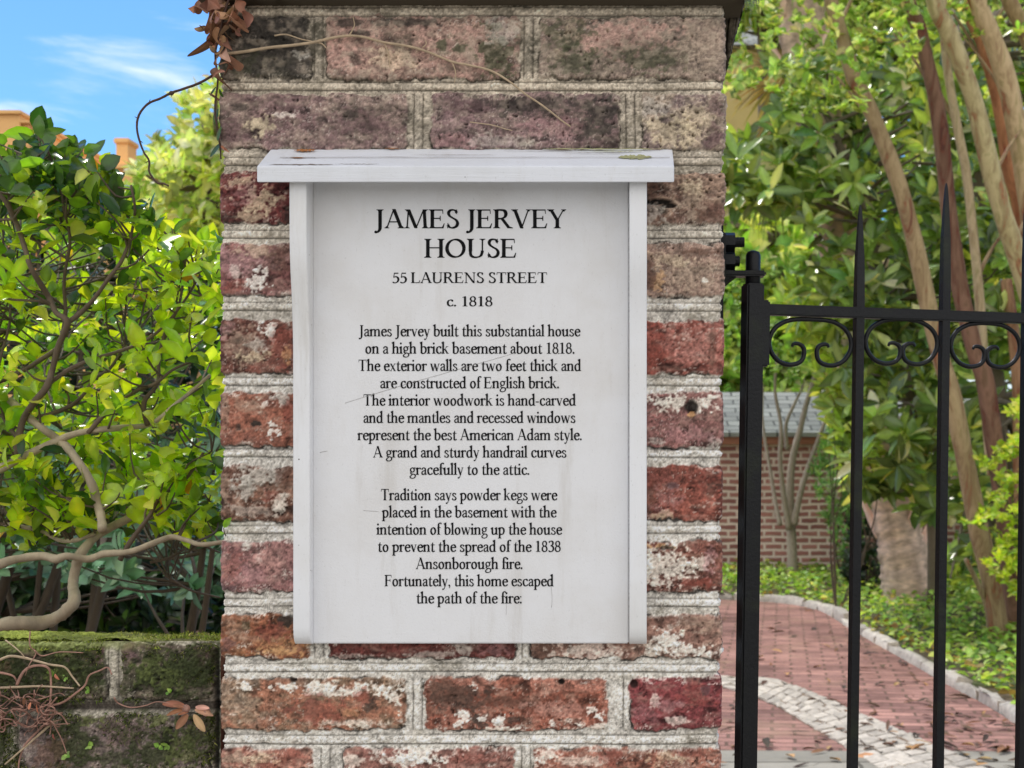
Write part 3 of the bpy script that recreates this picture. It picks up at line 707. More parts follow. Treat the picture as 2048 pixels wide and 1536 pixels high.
# ------------------------------------------------------------------ the sign
def paint(name, base, dirtc, rust=None, grain=False, dlo=0.56, dhi=0.80):
    m = bpy.data.materials.new(name); m.use_nodes = True
    nt = m.node_tree; b = nt.nodes['Principled BSDF']
    b.inputs['Roughness'].default_value = 0.55; b.inputs['Specular IOR Level'].default_value = 0.35
    tc = N(nt, 'ShaderNodeTexCoord')
    def noise(scale, st=(1, 1, 1), det=5.0, ro=0.6):
        mp = N(nt, 'ShaderNodeMapping'); mp.inputs['Scale'].default_value = st
        nt.links.new(tc.outputs['Object'], mp.inputs[0])
        n = N(nt, 'ShaderNodeTexNoise', i_Scale=scale, i_Detail=det, i_Roughness=ro); nt.links.new(mp.outputs[0], n.inputs['Vector'])
        return n.outputs['Fac']
    def rng(src, a, c, d=0.0, e=1.0):
        r = N(nt, 'ShaderNodeMapRange', interpolation_type='SMOOTHSTEP')
        for k, vv_ in zip(('From Min', 'From Max', 'To Min', 'To Max'), (a, c, d, e)): r.inputs[k].default_value = vv_
        nt.links.new(src, r.inputs['Value']); return r.outputs[0]
    def mixc(f, a, c):
        x = N(nt, 'ShaderNodeMix', data_type='RGBA'); nt.links.new(f, x.inputs['Factor'])
        nt.links.new(a, x.inputs['A']); x.inputs['B'].default_value = c; return x.outputs['Result']
    rgb = N(nt, 'ShaderNodeRGB'); rgb.outputs[0].default_value = base
    src = mixc(rng(noise(9.0), 0.40, 0.72, 0, 0.5), rgb.outputs[0], dirtc)
    src = mixc(rng(noise(60.0, (1, 1, 0.25)), 0.55, 0.8, 0, 0.30), src, dirtc)
    # fly specks and chips
    vo = N(nt, 'ShaderNodeTexVoronoi', i_Scale=83.0, i_Randomness=1.0); nt.links.new(tc.outputs['Object'], vo.inputs['Vector'])
    pick = N(nt, 'ShaderNodeSeparateColor'); nt.links.new(vo.outputs['Color'], pick.inputs[0])
    sp = N(nt, 'ShaderNodeMath', operation='MULTIPLY')
    nt.links.new(rng(vo.outputs['Distance'], 0.085, 0.045), sp.inputs[0]); nt.links.new(rng(pick.outputs[0], 0.955, 0.97), sp.inputs[1])
    src = mixc(sp.outputs[0], src, (0.06, 0.05, 0.045, 1))
    if rust:
        src = mixc(rng(noise(26.0, (0.16, 1.0, 2.2), 3.0), 0.66, 0.72, 0, 0.8), src, rust)
    src = mixc(rng(noise(330.0, (1, 1, .6), 3.0, .8), 0.60, 0.72, 0, .30), src, (0.42, 0.41, 0.41, 1))
    src = mixc(rng(noise(14.0, (2.2, 1, .22), 6.0, .7), 0.54, 0.74, 0, .38), src, (0.50, 0.47, 0.43, 1))
    bp = N(nt, 'ShaderNodeBump'); bp.inputs['Strength'].default_value = 0.5; bp.inputs['Distance'].default_value = 0.0008
    if grain:
        hsrc = noise(220.0, grain, 4.0, 0.7)
        src = mixc(rng(hsrc, 0.62, 0.80, 0, 0.30), src, (0.42, 0.41, 0.40, 1))
        bp.inputs['Strength'].default_value = 0.6
    else:
        hsrc = noise(420.0, (1, 1, 1), 5.0, 0.7)
    nt.links.new(hsrc, bp.inputs['Height']); nt.links.new(bp.outputs[0], b.inputs['Normal'])
    nt.links.new(src, b.inputs['Base Color'])
    return m
W_ = (0.80, 0.81, 0.83, 1)
m_board = paint('sign_board_paint', (0.755, 0.76, 0.785, 1), (0.64, 0.62, 0.60, 1))
m_roof = paint('sign_roof_paint', (0.72, 0.74, 0.79, 1), (0.60, 0.61, 0.62, 1), rust=(0.25, 0.19, 0.11, 1), grain=(0.05, 1.0, 1.4))
m_stile = paint('sign_trim_paint', (0.78, 0.79, 0.82, 1), (0.68, 0.67, 0.65, 1), grain=(1.0, 1.0, 0.06))
YB = -0.012
sign = empty('house_sign', P(942, 1287, 0.0), 'white wooden history board with black serif lettering under a small sloping roof', 'sign')
mb = MB()
a = P(624.5, 338, YB); b = P(1257.5, 1287, YB)
mb.box(a.x, b.x, YB, 0.006, b.z, a.z, bev=0.0012)
mb.build('board', m_board, sign, smooth=False)
def stile(x0t, x1t, x0b, x1b):
    # front profile: ogee bracket at the top, straight lower down, rounded foot
    rowsv = [(353, .045), (430, .0455), (480, .0450), (510, .0438), (540, .0415), (570, .0380), (600, .0345), (630, .0318), (665, .0297), (700, .0285), (900, .028), (1150, .028), (1255, .028), (1272, .0265), (1284, .023), (1290, .018), (1292, .010)]
    mb = MB()
    V = []
    for v, p_ in rowsv:
        z = CZ + (CY - v) * (D0 - 0.028) / F
        t = (v - 362) / (1292 - 362)
        for (xx, yy) in (((x0b), 0.004), (x0b, -p_), (x1b, -p_), (x1b, 0.004)):
            V.append((( xx - CX) * (D0 - 0.028) / F, yy, z))
    n = len(rowsv); f = []
    for i in range(n - 1):
        for j in range(4):
            f.append([i * 4 + j, (i + 1) * 4 + j, (i + 1) * 4 + (j + 1) % 4, i * 4 + (j + 1) % 4])
    f.append([0, 1, 2, 3]); f.append([(n - 1) * 4 + k for k in (3, 2, 1, 0)])
    mb.add(V, f)
    o = mb.build('side_trim', m_stile, sign)
    o.data.set_sharp_from_angle(angle=math.radians(32))
    bv = o.modifiers.new('bevel', 'BEVEL'); bv.width = 0.0016; bv.segments = 2; bv.limit_method = 'ANGLE'; bv.angle_limit = math.radians(50)
    return o
stile(577, 612, 586, 620)
stile(1258, 1292, 1258.5, 1293.5)
mb = MB()
xl = (540 - CX) * K; xr = (1345 - CX) * K
zb_top = CZ + (CY - 296) * K; fy = -0.057; kf = (D0 + fy) / F
zf_top = CZ + (CY - 332) * kf; zf_bot = CZ + (CY - 365) * kf
prof = [(0.004, zf_bot + (zb_top - zf_top) * 1.07), (fy, zf_bot), (fy, zf_top), (0.004, zb_top)]
V = [(x, y, z) for x in (xl, xr) for (y, z) in prof]
mb.add(V, [[0, 1, 2, 3], [7, 6, 5, 4], [0, 4, 5, 1], [1, 5, 6, 2], [2, 6, 7, 3], [3, 7, 4, 0]])
o = mb.build('sign_roof', m_roof, sign, smooth=False)
bv = o.modifiers.new('bevel', 'BEVEL'); bv.width = 0.0014; bv.segments = 2
roof_o = o
# weathering cracks along the roof board, open lines in the grain
m_crack = mat('wood_crack', color=(0.16, 0.12, 0.09, 1), rough=0.95)
m_rust = mat('bare_wood_stain', color=alb((152, 98, 52)), rough=0.95, var=0.3, vscale=300.0)
m_lich = mat('lichen_stain', color=alb((150, 150, 110)), rough=0.95, var=0.3, vscale=300.0)
def onroof(px, t, off=0.0004):      # t: 0 front edge .. 1 wall
    y = fy + (0.0 - fy) * t; z = zf_top + (zb_top - zf_top) * t
    return Vector(((px - CX) * (D0 + y) / F, y, z + off))
def strip(mb, a, b, t, wd, seed, taper=True):
    n = 26; rgx = np.random.default_rng(seed); top = []; bot = []
    for i in range(n):
        s = i / (n - 1); w_ = wd * (math.sin(math.pi * s) ** 0.6 if taper else 1) * rgx.uniform(.35, 1.0)
        x = a + (b - a) * s; tt = t + 0.008 * rgx.normal()
        top.append(onroof(x, min(tt + w_, .985))); bot.append(onroof(x, max(tt - w_, 0.012)))
    mb.grid(np.array([[tuple(p) for p in bot], [tuple(p) for p in top]]))
mb = MB()
strip(mb, 535, 668, 0.06, 0.030, 1); strip(mb, 570, 640, 0.45, 0.018, 2); strip(mb, 668, 760, 0.09, 0.012, 3); strip(mb, 560, 1340, 0.46, 0.010, 4, False)
strip(mb, 820, 1000, 0.60, 0.010, 5); strip(mb, 1000, 1180, 0.88, 0.02, 6); strip(mb, 1120, 1260, 0.72, 0.012, 8)
mb.build('grain_crack', m_crack, roof_o)
mb = MB()
strip(mb, 587, 632, 0.86, 0.085, 11); mb.build('bare_patch', m_rust, roof_o)
mb = MB(); strip(mb, 768, 798, 0.96, 0.03, 12); mb.build('bare_patch', m_rust, roof_o)
mb = MB(); strip(mb, 583, 606, 0.44, 0.04, 13); mb.build('bare_patch', m_rust, roof_o)
mb = MB()
strip(mb, 1236, 1304, 0.48, 0.15, 14); strip(mb, 1080, 1330, 0.93, 0.05, 15); strip(mb, 1180, 1290, 0.80, 0.03, 16)
mb.build('lichen_patch', m_lich, roof_o)

# ------------------------------------------------------------------ serif lettering, drawn stroke by stroke
TK, TN, PHI = 122.0, 52.0, math.radians(14)
class Gl:
    def __init__(s): s.p = []; s.a = 500
    def poly(s, *pts): s.p.append([tuple(p) for p in pts]); return s
    def blob(s, x, y, r, n=14):
        return s.poly(*[(x + r * math.cos(2 * math.pi * k / n), y + r * math.sin(2 * math.pi * k / n)) for k in range(n)])
    def serif(s, x, y, d, l=62, r=62, h=None):
        h = TK / 2 if h is None else h
        q = [(-h - l, 0), (h + r, 0), (h + r, 24), (h + min(r, 24), 34), (h, 78), (-h, 78), (-h - min(l, 24), 34), (-h - l, 24)]
        q = [(x + a, y + d * b) for a, b in q]
        return s.poly(*(q if d > 0 else q[::-1]))
    def stem(s, x, y0, y1, bot='s', top='s', h=None, lb=62, rb=62, lt=62, rt=62):
        h = TK / 2 if h is None else h
        s.poly((x - h, y0), (x + h, y0), (x + h, y1), (x - h, y1))
        if bot == 's': s.serif(x, y0, 1, lb, rb, h)
        if top == 's': s.serif(x, y1, -1, lt, rt, h)
        if top == 'f': s.poly((x - h - 66, y1 - 66), (x - h, y1 - 150), (x + h, y1 - 150), (x + h, y1 + 12), (x + h - 22, y1 + 12), (x - h - 10, y1 - 38), (x - h - 66, y1 - 46))
        return s
    def line(s, x0, y0, x1, y1, w):
        if y0 > y1: x0, y0, x1, y1 = x1, y1, x0, y0
        return s.poly((x0 - w / 2, y0), (x0 + w / 2, y0), (x1 + w / 2, y1), (x1 - w / 2, y1))
    def bar(s, x0, x1, y, w=TN):
        return s.poly((x0, y - w / 2), (x1, y - w / 2), (x1, y + w / 2), (x0, y + w / 2))
    def pen(s, pts, T=TK, t=TN, phi=PHI, closed=False, sub=7):
        pts = np.array(pts, float)
        if closed: pts = np.concatenate([pts[-2:], pts, pts[:3]])
        q, _ = catmull(pts, np.ones(len(pts)), sub)
        if closed: q = q[2 * sub:-2 * sub + 0]
        tg = np.gradient(q, axis=0)
        th = np.arctan2(tg[:, 1], tg[:, 0])
        wd = t + (T - t) * np.abs(np.sin(th - phi)) ** 1.25
        nn = np.stack([-np.sin(th), np.cos(th)], 1) * wd[:, None] / 2
        A = q + nn; B = q - nn
        for i in range(len(q) - 1):
            s.poly(B[i], B[i + 1], A[i + 1], A[i])
        return s
def ell(cx, cy, rx, ry, n=12):
    return [(cx + rx * math.cos(2 * math.pi * k / n), cy + ry * math.sin(2 * math.pi * k / n)) for k in range(n)]
H_ = 690; XH = 448; AS = 735
def glyph(ch):
    g = Gl()
    h = TK / 2
    if ch == 'J': g.stem(205, 60, H_, None, 's'); g.pen([(205, 90), (198, -30), (140, -120), (60, -160)]); g.blob(58, -135, 52); g.a = 362
    elif ch == 'A': g.line(95, 0, 330, H_, 46); g.line(335, H_ + 15, 590, 0, 122); g.bar(190, 500, 235, 42); g.serif(95, 0, 1, 58, 62, 23); g.serif(588, 0, 1, 62, 58, 58); g.a = 690
    elif ch == 'M':
        g.line(120, 0, 165, H_, 48); g.line(165, H_, 425, 10, 122); g.line(425, 0, 690, H_, 46); g.line(705, H_, 745, 0, 112)
        g.serif(120, 0, 1, 66, 66, 24); g.serif(745, 0, 1, 62, 62, 56); g.serif(130, H_, -1, 60, 0, 26); g.serif(725, H_, -1, 0, 62, 50); g.a = 870
    elif ch in 'EF':
        g.stem(135, 0, H_); g.bar(130, 500, H_ - 22, 44); g.poly((500, H_), (455, H_), (478, H_ - 60), (488, H_ - 160), (512, H_ - 160))
        g.bar(130, 400, 362, 42); g.poly((380, 362), (398, 270), (424, 270), (424, 454), (398, 454))
        if ch == 'E': g.bar(130, 520, 22, 44); g.poly((520, 0), (560, 180), (530, 180), (490, 80), (430, 0)); g.a = 600
        else: g.a = 550
    elif ch == 'S':
        g.pen([(390, 560), (350, 640), (262, 672), (160, 645), (112, 555), (150, 455), (250, 380), (365, 305), (420, 200), (380, 75), (262, 18), (150, 42), (88, 130)], phi=math.radians(-12), T=108)
        g.poly((375, 520), (405, 520), (405, 690), (382, 690)); g.poly((76, 190), (106, 190), (90, 0), (68, 0)); g.a = 500
    elif ch == 'R':
        g.stem(135, 0, H_); g.pen([(130, H_ - 22), (280, H_ - 22), (400, 640), (452, 530), (408, 410), (280, 355), (130, 352)]); g.line(300, 380, 570, 0, 124); g.poly((520, 0), (690, 0), (690, 26), (600, 60)); g.a = 670
    elif ch == 'V': g.line(105, H_, 350, 0, 122); g.line(340, 0, 575, H_, 46); g.poly((330 - 10, 0), (365, -15), (385, 10)); g.serif(100, H_, -1, 62, 62, 58); g.serif(580, H_, -1, 66, 62, 24); g.a = 680
    elif ch == 'Y': g.line(100, H_, 320, 300, 122); g.line(335, 300, 540, H_, 46); g.stem(325, 0, 330, 's', None); g.serif(95, H_, -1, 62, 66, 56); g.serif(548, H_, -1, 66, 60, 24); g.a = 640
    elif ch == 'H': g.stem(135, 0, H_); g.stem(585, 0, H_); g.bar(130, 590, 362, 42); g.a = 720
    elif ch == 'O': g.pen(ell(382, 345, 290, 318), closed=True); g.a = 765
    elif ch == 'U': g.stem(150, 230, H_, None, 's'); g.pen([(150, 260), (160, 110), (240, 30), (370, 18), (500, 70), (552, 200), (556, 260)], T=104); g.line(560, 230, 560, H_, 48); g.serif(560, H_, -1, 76, 76, 24); g.a = 700
    elif ch == 'L': g.stem(135, 0, H_); g.bar(130, 510, 22, 44); g.poly((520, 0), (560, 190), (530, 190), (490, 80), (430, 0)); g.a = 580
    elif ch == 'N': g.line(140, 0, 140, H_, 48); g.line(130, H_, 600, 0, 124); g.line(606, 0, 606, H_, 48); g.serif(140, 0, 1, 72, 72, 24); g.serif(606, H_, -1, 72, 72, 24); g.serif(110, H_, -1, 62, 0, 30); g.a = 740
    elif ch == 'T': g.stem(315, 0, H_, 's', None); g.bar(50, 580, H_ - 22, 44); g.poly((50, H_), (100, H_), (70, H_ - 90), (64, H_ - 165), (38, H_ - 165)); g.poly((580, H_), (592, H_ - 165), (566, H_ - 165), (560, H_ - 90), (530, H_)); g.a = 630
    elif ch == '5': g.bar(150, 400, H_ - 55, 70); g.line(118, 350, 165, H_ - 30, 46); g.pen([(118, 365), (230, 410), (345, 370), (400, 240), (350, 90), (230, 15), (90, 30)]); g.blob(95, 45, 42); g.a = 470
    elif ch == '1': g.stem(245, 0, 670, 's', None, lb=90, rb=90); g.poly((245 + h, 690), (245 + h - 10, 690), (90, 610), (90, 585), (200, 600)); g.a = 470
    elif ch == '8': g.pen(ell(240, 500, 132, 150), closed=True, T=92); g.pen(ell(240, 180, 160, 165), closed=True, T=100); g.a = 480
    elif ch == '3': g.pen([(90, 560), (150, 640), (250, 660), (345, 600), (340, 450), (200, 370)]); g.pen([(200, 370), (340, 330), (390, 200), (340, 70), (220, 12), (80, 40)]); g.blob(85, 55, 42); g.a = 470
    elif ch == 'a': g.pen([(85, 345), (150, 415), (230, 425), (310, 380), (322, 280), (322, 100), (350, 30), (415, 50)], T=100); g.pen([(322, 275), (190, 235), (105, 170), (95, 80), (160, 22), (245, 45), (325, 120)], T=96); g.blob(98, 345, 44); g.a = 430
    elif ch == 'b': g.stem(120, 25, AS, None, 'f'); g.pen([(125, 350), (215, 420), (320, 415), (412, 320), (415, 170), (340, 45), (225, 12), (120, 50)]); g.a = 505
    elif ch == 'c': g.pen([(375, 350), (320, 415), (225, 422), (130, 360), (98, 225), (140, 80), (245, 22), (340, 45), (405, 110)]); g.blob(362, 352, 46); g.a = 430
    elif ch == 'd': g.stem(390, 0, AS, None, 'f'); g.serif(390, 0, 1, 0, 62); g.pen([(385, 370), (290, 425), (190, 410), (105, 310), (95, 180), (150, 50), (250, 18), (385, 90)]); g.a = 515
    elif ch == 'e': g.pen([(80, 258), (230, 262), (385, 268), (365, 370), (285, 425), (190, 415), (110, 330), (95, 210), (145, 75), (250, 22), (345, 45), (410, 115)]); g.a = 445
    elif ch == 'f': g.stem(150, 0, 560, 's', None); g.pen([(150, 540), (165, 650), (235, 712), (320, 715)]); g.blob(330, 685, 46); g.bar(55, 300, 428, 40); g.a = 310
    elif ch == 'g':
        g.pen(ell(220, 300, 128, 128, 10), closed=True, T=96); g.pen([(330, 385), (380, 430), (440, 425)], T=60, t=50)
        g.pen([(160, 185), (105, 120), (150, 60), (290, 45), (400, 0), (418, -100), (330, -190), (195, -208), (90, -175), (65, -100), (150, -20), (230, 10)], T=86, t=46); g.a = 460
    elif ch in 'hnm':
        g.stem(120, 0, AS if ch == 'h' else XH, 's', 'f', rb=50)
        for q in range(2 if ch == 'm' else 1):
            ox = q * 275
            g.pen([(120 + ox, 300), (190 + ox, 385), (285 + ox, 422), (375 + ox, 385), (395 + ox, 290), (395 + ox, 200)])
            g.stem(395 + ox, 0, 260, 's', None, lb=50, rb=50)
        g.a = 525 if ch != 'm' else 800
    elif ch == 'i': g.stem(125, 0, XH, 's', 'f'); g.blob(118, 625, 64); g.a = 250
    elif ch == 'k': g.stem(120, 0, AS, 's', 'f', rb=40); g.line(150, 200, 370, XH - 20, 46); g.bar(300, 470, XH - 13, 28); g.line(235, 280, 425, 0, 116); g.bar(340, 520, 14, 28); g.a = 510
    elif ch == 'l': g.stem(125, 0, AS, 's', 'f'); g.a = 250
    elif ch == 'o': g.pen(ell(245, 220, 150, 202), closed=True); g.a = 490
    elif ch == 'p': g.stem(125, -230, XH, 's', 'f'); g.pen([(130, 345), (220, 420), (320, 412), (412, 320), (415, 170), (345, 45), (240, 15), (130, 70)]); g.a = 510
    elif ch == 'r': g.stem(120, 0, XH, 's', 'f'); g.pen([(120, 290), (190, 385), (290, 420), (335, 405)], T=90); g.blob(325, 385, 52); g.a = 370
    elif ch == 's': g.pen([(305, 345), (275, 405), (200, 428), (120, 390), (110, 310), (195, 245), (290, 185), (325, 110), (275, 35), (185, 18), (110, 45), (70, 110)], phi=math.radians(-14), T=98); g.poly((292, 310), (318, 310), (322, 440), (300, 440)); g.poly((58, 150), (84, 150), (78, 5), (56, 5)); g.a = 390
    elif ch == 't': g.poly((97, 90), (203, 90), (203, 590), (180, 590), (97, 460)); g.pen([(150, 140), (165, 45), (235, 15), (325, 60)]); g.bar(40, 315, 428, 40); g.a = 335
    elif ch == 'u': g.stem(125, 150, XH, None, 'f'); g.pen([(125, 170), (150, 50), (235, 18), (330, 60), (400, 150)]); g.stem(400, 0, XH, None, 'f'); g.serif(400, 0, 1, 0, 62); g.a = 530
    elif ch == 'v': g.line(90, XH, 245, 0, 116); g.line(245, 0, 385, XH, 44); g.bar(15, 170, XH - 13, 28); g.bar(310, 450, XH - 13, 28); g.a = 465
    elif ch == 'w':
        g.line(90, XH, 230, 0, 112); g.line(235, 0, 350, XH, 44); g.line(345, XH, 490, 0, 112); g.line(490, 0, 620, XH, 44); g.bar(15, 170, XH - 13, 28); g.bar(270, 420, XH - 13, 28); g.bar(550, 690, XH - 13, 28); g.a = 700
    elif ch == 'x': g.line(95, XH, 375, 0, 112); g.line(90, 0, 370, XH, 44); g.bar(20, 175, XH - 13, 28); g.bar(300, 440, XH - 13, 28); g.bar(20, 160, 14, 28); g.bar(290, 450, 14, 28); g.a = 465
    elif ch == 'y': g.line(95, XH, 255, 0, 116); g.pen([(392, XH), (315, 200), (245, 0), (175, -160), (100, -205)], T=48, t=44); g.blob(100, -178, 50); g.bar(20, 175, XH - 13, 28); g.bar(320, 460, XH - 13, 28); g.a = 470
    elif ch == '.': g.blob(100, 50, 64); g.a = 220
    elif ch == ',': g.blob(100, 50, 62); g.pen([(140, 50), (140, -40), (80, -120)], T=46, t=30); g.a = 220
    elif ch == '-': g.bar(40, 260, 220, 62); g.a = 300
    else: g.a = 225
    return g
_gc = {}
def settext(mb, text, base, x0, x1, caph):
    y = YB - 0.0003; k = (D0 + y) / F
    pen_ = 0; items = []
    lo, hi = 1e9, -1e9
    for ch in text:
        if ch not in _gc: _gc[ch] = glyph(ch)
        g = _gc[ch]; items.append((g, pen_))
        for p in g.p:
            for q in p: lo = min(lo, q[0] + pen_); hi = max(hi, q[0] + pen_)
        pen_ += g.a - (20 if ch != ' ' else 0)
    sx = (x1 - x0) / (hi - lo); sy = caph / H_
    i = 0
    for g, ox in items:
        for p in g.p:
            i += 1
            yy = y - 1.2e-6 * (i % 150)
            V = [((x0 + (q[0] + ox - lo) * sx - CX) * k, yy, CZ + (CY - (base - q[1] * sy)) * k) for q in p]
            ar = sum(p[j][0] * p[(j + 1) % len(p)][1] - p[(j + 1) % len(p)][0] * p[j][1] for j in range(len(p)))
            idx = list(range(len(p)))
            mb.add(V, [idx if ar > 0 else idx[::-1]])
m_ink = mat('black_lettering', color=(0.006, 0.006, 0.007, 1), rough=0.7, spec=0.12)
mb = MB(); settext(mb, 'JAMES JERVEY', 456.6, 748.5, 1132.5, 37.8); settext(mb, 'HOUSE', 515.4, 848.5, 1032.5, 37.8)
mb.build('title_lettering', m_ink, sign, smooth=False)
mb = MB(); settext(mb, '55 LAURENS STREET', 566, 785, 1094, 21.3); settext(mb, 'c. 1818', 612.5, 893.5, 985, 20.4)
mb.build('address_lettering', m_ink, sign, smooth=False)
mb = MB()
L1 = [('James Jervey built this substantial house', 717.5, 1161), ('on a high brick basement about 1818.', 730.5, 1149), ('The exterior walls are two feet thick and', 717, 1162.5), ('are constructed of English brick.', 760.5, 1118), ('The interior woodwork is hand-carved', 727, 1152), ('and the mantles and recessed windows', 727, 1151), ('represent the best American Adam style.', 714.5, 1163.5), ('A grand and sturdy handrail curves', 746, 1133), ('gracefully to the attic.', 819, 1058.5)]
L2 = [('Tradition says powder kegs were', 762, 1115), ('placed in the basement with the', 763.5, 1113.5), ('intention of blowing up the house', 752.5, 1124.5), ('to prevent the spread of the 1838', 756, 1121.5), ('Ansonborough fire.', 831.5, 1045), ('Fortunately, this home escaped', 769, 1107.5), ('the path of the fire.', 833, 1043.5)]
for i, (t, a, b) in enumerate(L1): settext(mb, t, 672.7 + 34.62 * i, a, b, 22.6)
for i, (t, a, b) in enumerate(L2): settext(mb, t, 1000.5 + 34.4 * i, a, b, 22.6)
g_ = Gl().blob(0, 0, 42); k_ = (D0 + YB - .0003) / F
mb.add([((1041.5 + q[0] * .034 - CX) * k_, YB - .0003, CZ + (CY - 1193.5 + q[1] * .034) * k_) for q in g_.p[0]], [list(range(14))])
mb.build('body_lettering', m_ink, sign, smooth=False)
m_scr = mat('scratch', color=(0.46, 0.45, 0.45, 1), rough=.9)
for pth, r_ in (([(690, 806), (800, 772), (905, 742), (1030, 706)], .55), ([(727, 1021), (745, 1022), (757, 1023)], .5), ([(1100, 1160), (1104, 1190), (1103, 1215)], .4), ([(640, 905), (655, 902)], .8), ([(1010, 1178), (1013, 1200), (1012, 1230)], .35)):
    mb = MB(); mb.tube([P(a_, b_, YB - .0001) for a_, b_ in pth], r_ * K, seg=5, sub=4, rough=.3, seed=int(pth[0][0])); mb.build('scratch', m_scr, sign)

# ------------------------------------------------------------------ wrought iron gate, ajar inwards
m_iron = mat('black_iron', color=(0.005, 0.0055, 0.007, 1), rough=0.38, spec=0.26, c2=(0.014, 0.018, 0.009, 1), c2scale=18.0, c2lo=0.52, c2hi=0.75, bump=0.5, bscale=260.0)
YG = 0.11
QG = (D0 + YG) / 1.885      # sizes below were read at 1.885 m
gx0 = P(1505, 700, YG).x - 0.0092
gate = empty('iron_gate', (gx0, YG, 0), 'black wrought iron gate with spear-topped bars and scrolls under its top rail', 'gate')
ga, gt = math.radians(18), math.radians(-0.92)     # swing inwards, sag
def GP(s, z, n=0.0):      # s along the gate from the post, z world height, n through the gate
    zz = z - 1.05
    s2 = s * math.cos(gt) - zz * math.sin(gt); z2 = 0.12 * s * math.sin(gt) + zz * math.cos(gt)
    return Vector((gx0 + s2 * math.cos(ga) - n * math.sin(ga), YG + s2 * math.sin(ga) + n * math.cos(ga), z2 + 1.05))
def gbar(mb, s0, s1, z0, z1, th, bev=0.0012):
    import bmesh
    bm = bmesh.new(); bmesh.ops.create_cube(bm, size=1)
    for q in bm.verts:
        q.co = Vector(((s0 + s1) / 2 + q.co.x * (s1 - s0), q.co.y * th, (z0 + z1) / 2 + q.co.z * (z1 - z0)))
    bmesh.ops.bevel(bm, geom=list(bm.edges), offset=bev, segments=2, affect='EDGES')
    bm.verts.index_update()
    V = [tuple(GP(q.co.x, q.co.z, q.co.y)) for q in bm.verts]; f = [[q.index for q in fa.verts] for fa in bm.faces]
    bm.free(); mb.add(V, f)
kg = PX(YG)
ZR = CZ + (CY - 618) * kg          # rail centre height at the post
zt = lambda row: CZ + (CY - row) * kg
mb = MB(); gbar(mb, -0.0117 * QG, 0.0117 * QG, 0.05, zt(567), 0.022, 0.002); gbar(mb, -0.0117 * QG, 0.0205 * QG, zt(733), zt(600), 0.0215, 0.002)
post = mb.build('post', m_iron, gate, smooth=False)
mb = MB(); pz = zt(567)
mb.tube([GP(0, pz - .01), GP(0, zt(540)), GP(0, zt(510)), GP(0, zt(503)), GP(0, zt(500))], [.0088, .0088, .0088, .007, .002], seg=14, sub=1)
mb.build('pivot_pin', m_iron, post)
NB = 7
spc = 0.1275 * QG; s1 = 0.1395 * QG + 0.0108
mb = MB(); gbar(mb, 0.010, s1 + spc * (NB - 1) + 0.16, ZR - 0.0072 * QG, ZR + 0.0072 * QG, 0.0145 * QG, 0.0015); mb.build('top_rail', m_iron, gate, smooth=False)
mb = MB(); gbar(mb, 0.010, s1 + spc * (NB - 1) + 0.16, 0.16, 0.178, 0.017, 0.0015); mb.build('bottom_rail', m_iron, gate, smooth=False)
mb = MB(); gbar(mb, s1 + spc * (NB - 1) + 0.15, s1 + spc * (NB - 1) + 0.175, 0.05, ZR + .06, 0.025, 0.002); mb.build('closing_post', m_iron, gate, smooth=False)
tips = [409, 365, 335, 318, 335, 365, 409]
for k in range(NB):
    s = s1 + spc * k
    d = D0 + GP(s, 1.6).y
    ztip = CZ + (CY - tips[k]) * d / F
    b0 = ztip - 0.110
    mb = MB()
    h = 0.0057 * QG
    rows_ = [(0.06, h, h), (ZR - 0.0075, h, h), (ZR + 0.0075, h, h), (b0, h * .98, h * .98), (b0 + .045, h * .92, h * .75), (b0 + .085, h * .55, h * .45), (ztip - 0.006, .0016, .0014), (ztip, .0006, .0006)]
    V = []
    for z, a, b in rows_:
        for sx, sy in ((-1, -1), (1, -1), (1, 1), (-1, 1)): V.append(tuple(GP(s + sx * a, z, sy * b)))
    f = []
    for i in range(len(rows_) - 1):
        for j in range(4): f.append([i * 4 + j, i * 4 + (j + 1) % 4, (i + 1) * 4 + (j + 1) % 4, (i + 1) * 4 + j])
    f.append([3, 2, 1, 0]); f.append([(len(rows_) - 1) * 4 + j for j in range(4)])
    mb.add(V, f); mb.build('spear_bar', m_iron, gate, smooth=False)
SC = [(375, 605), (382, 590), (405, 588), (428, 603), (436, 632), (428, 672), (400, 696), (350, 702), (298, 676), (264, 620), (262, 560), (290, 505), (345, 468), (405, 456), (468, 455)]
def scroll(sa, sb, drop=0.0, close=0.0):
    mid = (sa + sb) / 2; hw = (sb - sa) / 2
    top = ZR - 0.0072 * QG
    pts = []
    for (x, y) in SC:
        t = (468 - x) / (468 - 258.0)              # 0 at the centre, 1 at the outer edge
        pts.append((-t, (y - 452) / 252.0))
    left = pts; right = [(-t, y) for t, y in pts[::-1]][1:]
    mb = MB()
    R = 0.0031 * QG
    P3 = [GP(mid + math.copysign(1 - (1 - abs(t)) * close, t) * (hw - R) if t else mid, top - R * .6 - y * 0.0605 * QG - drop) for t, y in left + right]
    n = len(P3); rd = [R] * n
    for i, q in enumerate((.55, .75, .9)): rd[i] = R * q; rd[-1 - i] = R * q
    mb.tube(P3, rd, seg=8, sub=4)
    mb.build('scroll', m_iron, gate)
scroll(0.0205 * QG, s1 - 0.007 * QG, 0.0008, 1.0)
for k in range(NB - 1):
    scroll(s1 + spc * k + 0.007 * QG, s1 + spc * (k + 1) - 0.007 * QG, -0.003 + 0.0015 * (k % 3), 1.14)
scroll(s1 + spc * (NB - 1) + 0.007, s1 + spc * (NB - 1) + 0.15, 0.0, 1.05)
